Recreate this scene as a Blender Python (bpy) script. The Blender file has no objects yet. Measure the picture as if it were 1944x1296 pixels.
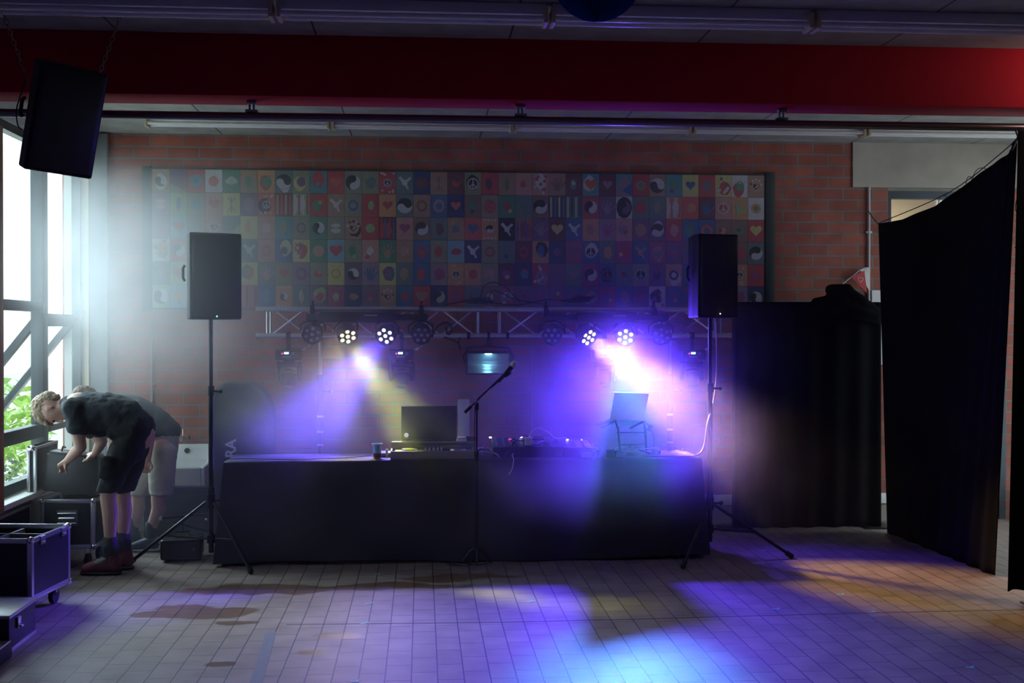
import bpy, bmesh, math, random
from mathutils import Vector, Matrix, Euler, noise
random.seed(7)
PI = math.pi
C = bpy.context.scene.collection
SC = bpy.context.scene

# ------------------------------------------------------------------ camera
CH = 1.7
cam_d = bpy.data.cameras.new('camera')
cam_d.sensor_width = 36.0
cam_d.lens = 36.0 * 2200 / 1944
cam_d.clip_start = 0.05
cam = bpy.data.objects.new('camera', cam_d)
C.objects.link(cam)
cam.location = (0, 0, CH)
cam.rotation_euler = Euler((math.radians(90 - 0.47), 0, math.radians(-4.47)), 'XYZ')
SC.camera = cam
CR = cam.rotation_euler.to_matrix()

def ray(px, py):
    return (CR @ Vector((px - 972, 648 - py, -2200))).normalized()
def atY(px, py, Y):
    d = ray(px, py); return Vector((0, 0, CH)) + d * (Y / d.y)
def atX(px, py, X):
    d = ray(px, py); return Vector((0, 0, CH)) + d * (X / d.x)
def atH(px, py, h):
    d = ray(px, py); return Vector((0, 0, CH)) + d * ((h - CH) / d.z)

# ------------------------------------------------------------------ view, world, lights
SC.view_settings.view_transform = 'Standard'
SC.view_settings.look = 'None'
SC.view_settings.gamma = 1.0
SC.view_settings.use_curve_mapping = False
SC.view_settings.exposure = 0.0
SC.cycles.max_bounces = 6
SC.cycles.volume_bounces = 1
SC.cycles.transparent_max_bounces = 12
SC.cycles.volume_step_rate = 3.0
SC.cycles.volume_max_steps = 96
SC.cycles.sample_clamp_indirect = 4.0

world = bpy.data.worlds.new('overcast_sky')
SC.world = world
world.use_nodes = True
wn = world.node_tree.nodes; wl = world.node_tree.links
wn.clear()
w_out = wn.new('ShaderNodeOutputWorld'); w_bg = wn.new('ShaderNodeBackground')
w_bg.inputs[0].default_value = (0.72, 0.88, 1.0, 1)
w_bg.inputs[1].default_value = 3.5
wl.new(w_bg.outputs[0], w_out.inputs[0])

def portal(name, loc, sx, sy, rot):
    d = bpy.data.lights.new(name, 'AREA'); d.shape = 'RECTANGLE'; d.size = sx; d.size_y = sy
    d.cycles.is_portal = True
    o = bpy.data.objects.new(name, d); C.objects.link(o); o.location = loc; o.rotation_euler = rot
    return o
XW, YW, CEIL = -2.85, 10.15, 3.40       # left wall, back wall, ceiling
XR = 5.7
# area lights point along their local -Z: turn them to face into the room
portal('sky_portal_left', (XW - 0.16, 8.85, 1.88), 2.66, 2.55, (PI / 2, 0, -PI / 2))
portal('sky_portal_right', (XR + 0.05, 8.75, 1.78), 2.4, 2.95, (PI / 2, 0, PI / 2))
portal('sky_portal_high', (XR + 0.05, 6.1, 2.9), 0.9, 0.75, (PI / 2, 0, PI / 2))

sun_d = bpy.data.lights.new('hazy_sun', 'SUN')
sun_d.energy = 17.0; sun_d.angle = math.radians(45); sun_d.color = (0.72, 0.88, 1.0)
sun = bpy.data.objects.new('hazy_sun', sun_d); C.objects.link(sun)
sun.rotation_euler = Vector((0.66, -0.60, -0.46)).to_track_quat('-Z', 'Y').to_euler()

def spot(name, loc, target, col, watts, deg, blend=0.9, r=0.05):
    d = bpy.data.lights.new(name, 'SPOT'); d.energy = watts; d.color = col
    d.spot_size = math.radians(deg); d.spot_blend = blend; d.shadow_soft_size = r
    o = bpy.data.objects.new(name, d); C.objects.link(o); o.location = loc
    o.rotation_euler = (Vector(target) - Vector(loc)).to_track_quat('-Z', 'Y').to_euler()
    return o
# par fixtures that are switched on: pixel of the lens plate, distance, aim
YB = 9.62
PARS = [  # px, py, Y, aim point, lit colour name
    (593, 634, YB, atH(430, 1290, 0), None, 'square'),
    (660, 638, YB, atH(850, 1112, 0), 'yellow', 'round'),
    (732, 637, YB, atH(330, 1215, 0), 'blue', 'round'),
    (800, 635, YB, atH(1050, 1290, 0), None, 'square'),
    (1048, 636, YB, atH(760, 1290, 0), None, 'square'),
    (1117, 640, YB, atH(1720, 1135, 0), 'amber', 'round'),
    (1187, 639, YB, atH(1225, 1262, 0), 'cyan', 'round'),
    (1256, 636, YB, atH(1500, 1290, 0), None, 'square'),
]
def par_pos(p):
    return atY(p[0], p[1], p[2])
def par_light(i, name, col, w, deg, blend=0.9, aim=None):
    p = par_pos(PARS[i]); t = Vector(aim) if aim is not None else PARS[i][3]
    d = (PARS[i][3] - p).normalized()
    spot(name, p + d * 0.05, t, col, w, deg, blend, 0.07)
par_light(1, 'par_light_yellow', (0.80, 0.88, 0.03), 900, 26, 0.8, atY(808, 850, 8.75))
par_light(1, 'par_light_yellow_wide', (0.90, 0.80, 0.30), 70, 80, 1.0, atH(640, 1290, 0))
par_light(2, 'par_light_violet', (0.12, 0.06, 1.0), 1350, 38, 0.8, atY(535, 868, 8.72))
par_light(2, 'par_light_violet_wide', (0.18, 0.10, 1.0), 130, 90, 1.0, atH(560, 1250, 0))
par_light(5, 'par_light_amber', (1.0, 0.62, 0.02), 1150, 34, 0.8, atH(1790, 1122, 0))
par_light(6, 'par_light_cyan', (0.04, 0.90, 0.85), 560, 20, 0.9, atH(1205, 1320, 0))
par_light(6, 'par_light_blue', (0.09, 0.035, 1.0), 1700, 72, 1.0)
par_light(6, 'par_light_blue_side', (0.09, 0.035, 1.0), 260, 40, 1.0, atY(1395, 850, 8.9))
par_light(6, 'par_light_blue_spill', (0.10, 0.04, 1.0), 230, 155, 1.0)

# ------------------------------------------------------------------ materials
MATS = {}
def mat(name, col, rough=0.6, metal=0.0, emit=None, es=0.0, var=0.12, nscale=12.0, bump=0.0, spec=None, coat=0.0):
    if name in MATS: return MATS[name]
    m = bpy.data.materials.new(name); m.use_nodes = True
    nt = m.node_tree; b = nt.nodes['Principled BSDF']
    b.inputs['Roughness'].default_value = rough; b.inputs['Metallic'].default_value = metal
    if spec is not None: b.inputs['Specular IOR Level'].default_value = spec
    if coat: b.inputs['Coat Weight'].default_value = coat
    tc = nt.nodes.new('ShaderNodeTexCoord'); nz = nt.nodes.new('ShaderNodeTexNoise')
    nz.inputs['Scale'].default_value = nscale; nz.inputs['Detail'].default_value = 3
    nt.links.new(tc.outputs['Object'], nz.inputs['Vector'])
    mx = nt.nodes.new('ShaderNodeMix'); mx.data_type = 'RGBA'
    c0 = [max(0, c * (1 - var)) for c in col]; c1 = [min(1, c * (1 + var)) for c in col]
    mx.inputs[6].default_value = (*c0, 1); mx.inputs[7].default_value = (*c1, 1)
    nt.links.new(nz.outputs['Fac'], mx.inputs[0]); nt.links.new(mx.outputs[2], b.inputs['Base Color'])
    if emit is not None:
        b.inputs['Emission Color'].default_value = (*emit, 1); b.inputs['Emission Strength'].default_value = es
    if bump:
        bp = nt.nodes.new('ShaderNodeBump'); bp.inputs['Strength'].default_value = bump; bp.inputs['Distance'].default_value = 0.01
        nt.links.new(nz.outputs['Fac'], bp.inputs['Height']); nt.links.new(bp.outputs[0], b.inputs['Normal'])
    MATS[name] = m
    return m

def brick_mat(name, c1, c2, mortar, bw, bh, ms, axes='XZ', rough=0.85, offset=0.5, bump=0.4, bias=0.0, extra=None, shift=(0, 0, 0)):
    m = bpy.data.materials.new(name); m.use_nodes = True
    nt = m.node_tree; N = nt.nodes; L = nt.links; b = N['Principled BSDF']
    b.inputs['Roughness'].default_value = rough
    tc = N.new('ShaderNodeTexCoord'); sp = N.new('ShaderNodeSeparateXYZ'); cb = N.new('ShaderNodeCombineXYZ')
    L.new(tc.outputs['Object'], sp.inputs[0])
    L.new(sp.outputs[axes[0]], cb.inputs[0]); L.new(sp.outputs[axes[1]], cb.inputs[1])
    ad = N.new('ShaderNodeVectorMath'); ad.operation = 'ADD'; ad.inputs[1].default_value = shift
    L.new(cb.outputs[0], ad.inputs[0])
    br = N.new('ShaderNodeTexBrick'); br.offset = offset; br.offset_frequency = 2; br.squash = 1.0
    br.inputs['Scale'].default_value = 1.0; br.inputs['Brick Width'].default_value = bw
    br.inputs['Row Height'].default_value = bh; br.inputs['Mortar Size'].default_value = ms
    br.inputs['Mortar Smooth'].default_value = 0.15; br.inputs['Bias'].default_value = bias
    br.inputs['Color1'].default_value = (*c1, 1); br.inputs['Color2'].default_value = (*c2, 1); br.inputs['Mortar'].default_value = (*mortar, 1)
    L.new(ad.outputs[0], br.inputs['Vector'])
    nz = N.new('ShaderNodeTexNoise'); nz.inputs['Scale'].default_value = 5; nz.inputs['Detail'].default_value = 6
    L.new(tc.outputs['Object'], nz.inputs['Vector'])
    mr = N.new('ShaderNodeMapRange'); mr.inputs[1].default_value = 0.3; mr.inputs[2].default_value = 0.7
    mr.inputs[3].default_value = 0.78; mr.inputs[4].default_value = 1.15
    L.new(nz.outputs['Fac'], mr.inputs[0])
    mu = N.new('ShaderNodeVectorMath'); mu.operation = 'SCALE'
    L.new(br.outputs['Color'], mu.inputs[0]); L.new(mr.outputs[0], mu.inputs['Scale'])
    last = mu.outputs[0]
    if extra: last = extra(nt, tc, last, b)
    L.new(last, b.inputs['Base Color'])
    bp = N.new('ShaderNodeBump'); bp.invert = True; bp.inputs['Strength'].default_value = bump; bp.inputs['Distance'].default_value = 0.01
    L.new(br.outputs['Fac'], bp.inputs['Height']); L.new(bp.outputs[0], b.inputs['Normal'])
    MATS[name] = m
    return m

BLK = mat('black_plastic', (0.016, 0.016, 0.018), 0.6, spec=0.3)
BLKM = mat('black_metal', (0.03, 0.03, 0.034), 0.35, 0.6)
GRILLE = mat('black_speaker_grille', (0.022, 0.023, 0.026), 0.6, bump=0.3, nscale=300)
RUB = mat('black_rubber', (0.015, 0.015, 0.015), 0.8)
ALU = mat('aluminium', (0.72, 0.73, 0.75), 0.32, 0.9)
CHROME = mat('chrome', (0.8, 0.8, 0.82), 0.15, 1.0)
STEEL = mat('galvanised_steel', (0.35, 0.35, 0.36), 0.35, 0.9)
WHT = mat('white_enamel', (0.72, 0.70, 0.66), 0.45)
CERAMIC = mat('white_ceramic', (0.78, 0.78, 0.75), 0.2)
CLOTH = mat('black_cloth', (0.011, 0.011, 0.013), 0.95, bump=0.2, nscale=60, spec=0.15)
DRAPE = mat('black_molton', (0.007, 0.007, 0.008), 1.0, bump=0.2, nscale=80, spec=0.05)
TCLOTH = mat('table_cloth_fabric', (0.030, 0.030, 0.037), 0.5, bump=0.12, nscale=60, spec=0.6)
CABLE = mat('black_cable', (0.012, 0.012, 0.013), 0.5)
CABLEW = mat('white_cable', (0.7, 0.7, 0.68), 0.5)
WOODT = mat('varnished_wood', (0.33, 0.13, 0.045), 0.4, nscale=4, var=0.25)
RED = mat('red_paint', (0.40, 0.010, 0.022), 0.85, nscale=8, spec=0.2)
CASEP = mat('black_case_panel', (0.016, 0.016, 0.019), 0.45)

# ------------------------------------------------------------------ mesh helpers
class MB:
    """collects shapes given in world metres and links them as one mesh under a parent"""
    def __init__(self): self.bm = bmesh.new(); self.mi = 0
    def _done(self, before):
        for f in self.bm.faces:
            if f.index == -1 or f not in before: pass
    def _mark(self, verts):
        fs = set()
        for v in verts:
            for f in v.link_faces: fs.add(f)
        for f in fs: f.material_index = self.mi
        return self
    def box(self, c, s, rot=None, bevel=0.0, seg=2):
        r = bmesh.ops.create_cube(self.bm, size=1.0)
        vs = r['verts']
        for v in vs: v.co = Vector((v.co.x * s[0], v.co.y * s[1], v.co.z * s[2]))
        if bevel > 0:
            es = list({e for v in vs for e in v.link_edges})
            rr = bmesh.ops.bevel(self.bm, geom=es, offset=bevel, segments=seg, affect='EDGES', profile=0.5)
            vs = list({v for f in rr['faces'] for v in f.verts} | {v for v in vs if v.is_valid})
        M = Matrix.Translation(Vector(c))
        if rot is not None: M = M @ (rot.to_4x4() if hasattr(rot, 'to_4x4') else Euler(rot).to_matrix().to_4x4())
        for v in vs: v.co = M @ v.co
        return self._mark(vs)
    def cyl(self, p0, p1, r, r2=None, seg=16, caps=True):
        p0 = Vector(p0); p1 = Vector(p1); r2 = r if r2 is None else r2
        d = p1 - p0
        if d.length < 1e-6: return self
        res = bmesh.ops.create_cone(self.bm, cap_ends=caps, segments=seg, radius1=r, radius2=r2, depth=d.length)
        M = Matrix.Translation((p0 + p1) / 2) @ d.to_track_quat('Z', 'Y').to_matrix().to_4x4()
        for v in res['verts']: v.co = M @ v.co
        return self._mark(res['verts'])
    def sph(self, c, r, seg=14):
        rr = (r, r, r) if not hasattr(r, '__len__') else r
        res = bmesh.ops.create_uvsphere(self.bm, u_segments=seg, v_segments=max(6, seg // 2 + 1), radius=1)
        for v in res['verts']: v.co = Vector((v.co.x * rr[0] + c[0], v.co.y * rr[1] + c[1], v.co.z * rr[2] + c[2]))
        return self._mark(res['verts'])
    def tube(self, pts, r, seg=8, smooth_n=0):
        pts = [Vector(p) for p in pts]
        if smooth_n: pts = crom(pts, smooth_n)
        rs = r if hasattr(r, '__len__') else [r] * len(pts)
        rings = []; up = Vector((0, 0, 1))
        for i, p in enumerate(pts):
            t = (pts[min(i + 1, len(pts) - 1)] - pts[max(i - 1, 0)])
            if t.length < 1e-9: t = Vector((0, 0, 1))
            t.normalize()
            a = up - t * up.dot(t)
            if a.length < 1e-3: a = Vector((1, 0, 0)) - t * t.x
            a.normalize(); up = a; b = t.cross(a)
            rings.append([self.bm.verts.new(p + (a * math.cos(2 * PI * k / seg) + b * math.sin(2 * PI * k / seg)) * rs[i]) for k in range(seg)])
        vs = [v for q in rings for v in q]
        for i in range(len(rings) - 1):
            for k in range(seg):
                self.bm.faces.new((rings[i][k], rings[i][(k + 1) % seg], rings[i + 1][(k + 1) % seg], rings[i + 1][k]))
        self.bm.faces.new(rings[0][::-1]); self.bm.faces.new(rings[-1])
        return self._mark(vs)
    def hull(self, items, seg=12):
        """one rounded body around spheres or ellipsoids [(centre, r or (rx,ry,rz)), ...]"""
        vs = []
        for c, r in items:
            rr = (r, r, r) if not hasattr(r, '__len__') else r
            res = bmesh.ops.create_uvsphere(self.bm, u_segments=seg, v_segments=seg // 2 + 1, radius=1)
            for v in res['verts']: v.co = Vector((v.co.x * rr[0] + c[0], v.co.y * rr[1] + c[1], v.co.z * rr[2] + c[2]))
            vs += res['verts']
        fs = list({f for v in vs for f in v.link_faces}); bmesh.ops.delete(self.bm, geom=fs, context='FACES_ONLY')
        es = list({e for v in vs for e in v.link_edges}); bmesh.ops.delete(self.bm, geom=es, context='EDGES_FACES')
        vs = [v for v in vs if v.is_valid]
        res = bmesh.ops.convex_hull(self.bm, input=vs)
        junk = [g for g in res['geom_interior'] + res['geom_unused'] if isinstance(g, bmesh.types.BMVert) and g.is_valid]
        bmesh.ops.delete(self.bm, geom=list(set(junk)), context='VERTS')
        return self._mark([v for v in vs if v.is_valid])
    def chain(self, pts, seg=12):
        for a, b in zip(pts, pts[1:]): self.hull([a, b], seg)
        return self
    def prism(self, outline, fn, d0, d1):
        """extrude a 2-D outline between depths d0 and d1; fn(u, v, d) gives the world point"""
        a = [self.bm.verts.new(fn(u, v, d0)) for u, v in outline]
        b = [self.bm.verts.new(fn(u, v, d1)) for u, v in outline]
        n = len(a)
        fs = [self.bm.faces.new(a), self.bm.faces.new(b[::-1])]
        for i in range(n): fs.append(self.bm.faces.new((a[i], b[i], b[(i + 1) % n], a[(i + 1) % n])))
        for f in fs: f.material_index = self.mi
        return self
    def grid(self, fn, nu, nv, thick=0.0):
        g = [[self.bm.verts.new(fn(i / nu, j / nv)) for i in range(nu + 1)] for j in range(nv + 1)]
        for j in range(nv):
            for i in range(nu):
                f = self.bm.faces.new((g[j][i], g[j][i + 1], g[j + 1][i + 1], g[j + 1][i])); f.material_index = self.mi
        return self
    def lathe(self, prof, c, axis=(0, 0, 1), seg=24):
        q = Vector(axis).to_track_quat('Z', 'Y'); c = Vector(c); rings = []
        for r, z in prof:
            rings.append([self.bm.verts.new(c + q @ Vector((r * math.cos(2 * PI * k / seg), r * math.sin(2 * PI * k / seg), z))) for k in range(seg)])
        for i in range(len(rings) - 1):
            for k in range(seg):
                f = self.bm.faces.new((rings[i][k], rings[i][(k + 1) % seg], rings[i + 1][(k + 1) % seg], rings[i + 1][k])); f.material_index = self.mi
        return self
    def build(self, name, m, parent=None, smooth=True, angle=40, base=None):
        """parent: an Empty; the mesh is stored relative to it"""
        bm = self.bm
        bmesh.ops.recalc_face_normals(bm, faces=bm.faces[:])
        if parent is not None:
            root = parent
            inv = world_of(root).inverted()
            bm.transform(inv)
        elif base is not None:
            bm.transform(Matrix.Translation(-Vector(base)))
        me = bpy.data.meshes.new(name); bm.to_mesh(me); bm.free()
        for x in (m if isinstance(m, (list, tuple)) else [m]): me.materials.append(x)
        if smooth:
            me.polygons.foreach_set('use_smooth', [True] * len(me.polygons))
            try: me.set_sharp_from_angle(angle=math.radians(angle))
            except Exception: pass
        o = bpy.data.objects.new(name, me); C.objects.link(o)
        if parent is not None: o.parent = parent
        elif base is not None: o.location = base
        return o

def world_of(o):
    M = Matrix.LocRotScale(o.location, o.rotation_euler, o.scale)
    return world_of(o.parent) @ M if o.parent else M
def crom(pts, n):
    out = []; P = [pts[0]] + list(pts) + [pts[-1]]
    for i in range(1, len(P) - 2):
        a, b, c, d = P[i - 1], P[i], P[i + 1], P[i + 2]
        for k in range(n):
            t = k / n
            out.append(0.5 * ((2 * b) + (-a + c) * t + (2 * a - 5 * b + 4 * c - d) * t * t + (-a + 3 * b - 3 * c + d) * t ** 3))
    out.append(P[-2]); return out
def tag(o, label, cat, group=None, kind=None):
    o['label'] = label; o['category'] = cat
    if group: o['group'] = group
    if kind: o['kind'] = kind
    return o
def thing(name, label, cat, loc=(0, 0, 0), rotz=0.0, group=None, rot=None):
    o = bpy.data.objects.new(name, None); C.objects.link(o)
    o.empty_display_size = 0.1; o.location = loc
    o.rotation_euler = rot if rot is not None else (0, 0, rotz)
    return tag(o, label, cat, group)
def struct(o, label=None, cat=None):
    o['kind'] = 'structure'
    if label: o['label'] = label
    if cat: o['category'] = cat
    return o
def children(o): return [c for c in bpy.data.objects if c.parent == o]
def copy_tree(o, parent=None):
    c = o.copy(); C.objects.link(c); c.parent = parent
    for ch in children(o): copy_tree(ch, c)
    return c
def solidify(o, t, off=0):
    md = o.modifiers.new('thickness', 'SOLIDIFY'); md.thickness = t; md.offset = off; return o
def remesh(o, v, it=6, f=0.5):
    md = o.modifiers.new('remesh', 'REMESH'); md.mode = 'VOXEL'; md.voxel_size = v; md.use_smooth_shade = True
    if it:
        s = o.modifiers.new('smooth', 'SMOOTH'); s.iterations = it; s.factor = f
    return o

# ------------------------------------------------------------------ the room
def floor_extra(nt, tc, last, b):
    N = nt.nodes; L = nt.links
    nz = N.new('ShaderNodeTexNoise'); nz.inputs['Scale'].default_value = 2.4; nz.inputs['Detail'].default_value = 5
    L.new(tc.outputs['Object'], nz.inputs['Vector'])
    dv = N.new('ShaderNodeVectorMath'); dv.operation = 'SUBTRACT'; dv.inputs[1].default_value = (0.5, 0.5, 0.5)
    L.new(nz.outputs['Color'], dv.inputs[0])
    acc = None
    # spilt drink stains: (centre px, centre py, half width, half depth, strength)
    for (px, py, sx, sy) in ((520, 1118, 0.62, 0.13), (400, 1158, 0.30, 0.16), (330, 1166, 0.26, 0.09), (760, 1112, 0.42, 0.12), (860, 1095, 0.55, 0.12), (450, 1180, 0.10, 0.05), (640, 1205, 0.12, 0.06), (590, 1238, 0.10, 0.06), (410, 1262, 0.09, 0.05)):
        c = atH(px, py, 0)
        s1 = N.new('ShaderNodeVectorMath'); s1.operation = 'SUBTRACT'; s1.inputs[1].default_value = c
        L.new(tc.outputs['Object'], s1.inputs[0])
        s2 = N.new('ShaderNodeVectorMath'); s2.operation = 'MULTIPLY'; s2.inputs[1].default_value = (1 / sx, 1 / sy, 0)
        L.new(s1.outputs[0], s2.inputs[0])
        s3 = N.new('ShaderNodeVectorMath'); s3.operation = 'MULTIPLY_ADD'; s3.inputs[1].default_value = (2.6, 3.4, 0)
        L.new(dv.outputs[0], s3.inputs[0]); L.new(s2.outputs[0], s3.inputs[2])
        ln = N.new('ShaderNodeVectorMath'); ln.operation = 'LENGTH'; L.new(s3.outputs[0], ln.inputs[0])
        mr = N.new('ShaderNodeMapRange'); mr.inputs[1].default_value = 1.06; mr.inputs[2].default_value = 0.92
        L.new(ln.outputs['Value'], mr.inputs[0])
        if acc is None: acc = mr.outputs[0]
        else:
            mx = N.new('ShaderNodeMath'); mx.operation = 'MAXIMUM'; L.new(acc, mx.inputs[0]); L.new(mr.outputs[0], mx.inputs[1]); acc = mx.outputs[0]
    mix = N.new('ShaderNodeMix'); mix.data_type = 'RGBA'; mix.blend_type = 'MULTIPLY'
    mix.inputs[7].default_value = (0.62, 0.47, 0.36, 1)
    L.new(acc, mix.inputs[0]); L.new(last, mix.inputs[6])
    ro = N.new('ShaderNodeMapRange'); ro.inputs[3].default_value = 0.52; ro.inputs[4].default_value = 0.36
    L.new(acc, ro.inputs[0])
    L.new(ro.outputs[0], b.inputs['Roughness'])
    return mix.outputs[2]
FLOORM = brick_mat('floor_tiles', (0.255, 0.20, 0.172), (0.22, 0.17, 0.145), (0.03, 0.026, 0.028), 0.262, 0.1295, 0.0035, axes='YX', rough=0.5, bump=0.5, extra=floor_extra, shift=(0.1, 0.05, 0))
BRICKM = brick_mat('red_brick', (0.38, 0.112, 0.072), (0.29, 0.085, 0.056), (0.20, 0.165, 0.15), 0.277, 0.1005, 0.009, axes='XZ', rough=0.9, bump=0.7, shift=(0.1, 0.03, 0))
BRICKL = brick_mat('red_brick_side', (0.40, 0.115, 0.065), (0.30, 0.085, 0.05), (0.24, 0.20, 0.175), 0.277, 0.1005, 0.009, axes='YZ', rough=0.9, bump=0.7)
CEILM = brick_mat('ceiling_panels', (0.33, 0.32, 0.29), (0.31, 0.30, 0.27), (0.05, 0.05, 0.05), 1.11, 0.62 * 4, 0.006, axes='XY', rough=0.9, offset=0.0, bump=0.3, shift=(-0.51 + 1.11 * 6, 7.0, 0))
CONC = mat('bare_concrete', (0.42, 0.37, 0.30), 0.9, var=0.35, nscale=3, bump=0.4)
PLASTER = mat('pale_plaster', (0.55, 0.55, 0.52), 0.85, nscale=3)
FRAMEM = mat('dark_window_frame', (0.04, 0.048, 0.055), 0.4, 0.2)
SILLM = mat('pale_sill', (0.7, 0.68, 0.63), 0.5)

struct(MB().box(((XW + XR) / 2, 3.5, -0.1), (XR - XW + 1.2, 14.2, 0.2)).build('floor', FLOORM, smooth=False), 'brown rectangular floor tiles laid lengthwise with dark joints and spill stains', 'floor')
struct(MB().box(((XW + XR) / 2, 3.5, CEIL + 0.1), (XR - XW + 1.2, 14.2, 0.2)).build('ceiling', CEILM, smooth=False), 'dim panelled ceiling above the red beam', 'ceiling')

DX0, DX1, DH = 4.19, 5.30, 2.97
b = MB()
b.box(((XW - 0.2 + DX0) / 2, YW + 0.12, CEIL / 2), (DX0 - XW + 0.2, 0.24, CEIL))
b.box(((DX1 + XR + 0.2) / 2, YW + 0.12, CEIL / 2), (XR + 0.2 - DX1, 0.24, CEIL))
struct(b.build('wall_back', BRICKM, smooth=False), 'red brick back wall behind the stage truss', 'wall')
# concrete lintel, cast above the door and running to the right wall
b = MB(); b.box(((3.86 + XR) / 2, YW + 0.10, (3.0 + CEIL) / 2), (XR - 3.86, 0.23, CEIL - 3.0))
struct(b.build('trim_lintel', CONC), 'bare grey concrete lintel above the door', 'lintel')
b = MB(); b.box(((DX0 + DX1) / 2, YW + 0.14, (DH + 3.0) / 2), (DX1 - DX0, 0.2, 0.04)); struct(b.build('trim_door_head', CONC), 'concrete strip over the door frame', 'trim')

# left wall with two window openings
WY0, WY1, WZ0, WZ1 = 7.62, 10.06, 0.556, 3.16
def wall_left():
    b = MB(); xc = XW - 0.08; t = 0.16
    def seg(y0, y1, z0, z1): b.box((xc, (y0 + y1) / 2, (z0 + z1) / 2), (t, y1 - y0, z1 - z0))
    seg(-3.0, WY0, 0, CEIL)
    seg(WY0, WY1, 0, WZ0); seg(WY0, WY1, WZ1, CEIL); seg(WY1, YW + 0.2, 0, CEIL)
    return struct(b.build('wall_left', PLASTER, smooth=False), 'pale plastered wall around the left windows', 'wall')
wall_left()
b = MB()
for (y0, y1, z0, z1) in ((-3.0, 5.65, 0, CEIL), (5.65, 6.55, 0, 2.5), (5.65, 6.55, 3.3, CEIL), (6.55, 7.55, 0, CEIL), (7.55, 9.95, 0, 0.3), (7.55, 9.95, 3.25, CEIL), (9.95, YW + 0.2, 0, CEIL)):
    b.box((XR + 0.08, (y0 + y1) / 2, (z0 + z1) / 2), (0.16, y1 - y0, z1 - z0))
struct(b.build('wall_right', BRICKL, smooth=False), 'brick wall on the right beyond the drapes', 'wall')
b = MB(); b.box(((XW + XR) / 2, -3.1, CEIL / 2), (XR - XW, 0.2, CEIL)); struct(b.build('wall_front', PLASTER, smooth=False), 'plain wall behind the viewer', 'wall')

# red beam across the room
b = MB(); b.box(((XW + XR) / 2, 6.853, (3.045 + CEIL) / 2), (XR - XW, 0.285, CEIL - 3.045), bevel=0.006)
struct(b.build('trim_beam', RED), 'deep red painted beam crossing the ceiling', 'beam')

# baseboard: grey skirting with white cable duct above
b = MB(); b.box(((XW + DX0) / 2, YW - 0.01, 0.075), (DX0 - XW, 0.02, 0.15)); bb = struct(b.build('baseboard_back', CONC, smooth=False), 'grey skirting along the brick wall', 'baseboard')
b = MB(); b.box(((-1.0 + DX0) / 2, YW - 0.02, 0.205), (DX0 + 1.0, 0.04, 0.09), bevel=0.004)
struct(b.build('trim_duct', WHT), 'white cable duct running low along the brick wall', 'trim')

# window_1 : the big left window, frame, mullion, transoms, panes, open sash
GLASS = bpy.data.materials.new('window_glass'); GLASS.use_nodes = True
nt = GLASS.node_tree; nt.nodes.clear()
go = nt.nodes.new('ShaderNodeOutputMaterial'); gm = nt.nodes.new('ShaderNodeMixShader'); gt = nt.nodes.new('ShaderNodeBsdfTransparent'); gg = nt.nodes.new('ShaderNodeBsdfGlossy'); gf = None
gt.inputs[0].default_value = (0.93, 0.97, 0.96, 1); gg.inputs['Roughness'].default_value = 0.02; gm.inputs[0].default_value = 0.07
nt.links.new(gt.outputs[0], gm.inputs[1]); nt.links.new(gg.outputs[0], gm.inputs[2]); nt.links.new(gm.outputs[0], go.inputs[0])

win = bpy.data.objects.new('window_1', None); C.objects.link(win); win.location = (XW, WY0, WZ0)
struct(win, 'tall dark-framed left window with one sash pushed open', 'window')
MY = 9.08; xf = XW - 0.05
b = MB()
b.box((xf, WY0 + 0.03, (WZ0 + WZ1) / 2), (0.07, 0.06, WZ1 - WZ0)); b.box((xf, WY1 - 0.02, (WZ0 + WZ1) / 2), (0.07, 0.04, WZ1 - WZ0))
b.box((xf, (WY0 + WY1) / 2, WZ1 - 0.03), (0.07, WY1 - WY0, 0.06)); b.box((xf, (WY0 + WY1) / 2, WZ0 + 0.04), (0.07, WY1 - WY0, 0.08))
b.build('window_frame', FRAMEM, win)
b = MB(); b.box((xf, MY, (WZ0 + WZ1) / 2), (0.09, 0.13, WZ1 - WZ0 - 0.05), bevel=0.004); b.build('mullion', FRAMEM, win)
b = MB(); b.box((xf, (WY0 + MY) / 2, 1.89), (0.08, MY - WY0 - 0.1, 0.075), bevel=0.004); b.build('transom', FRAMEM, win)
b = MB(); b.box((xf, (WY0 + MY) / 2, 0.955), (0.08, MY - WY0 - 0.1, 0.10), bevel=0.004); b.build('transom', FRAMEM, win)
b = MB(); b.box((xf, (MY + WY1) / 2, 0.955), (0.08, WY1 - MY - 0.1, 0.05), bevel=0.004); b.build('transom', FRAMEM, win)
for (y0, y1, z0, z1) in ((WY0 + 0.05, MY - 0.06, 1.93, WZ1 - 0.05), (WY0 + 0.05, MY - 0.06, 1.0, 1.86), (WY0 + 0.05, MY - 0.06, 0.63, 0.91), (MY + 0.06, WY1 - 0.03, 1.86, WZ1 - 0.05), (MY + 0.06, WY1 - 0.03, 0.63, 0.93)):
    b = MB(); b.box((xf - 0.01, (y0 + y1) / 2, (z0 + z1) / 2), (0.006, y1 - y0, z1 - z0)); b.build('pane', GLASS, win, smooth=False)
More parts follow.
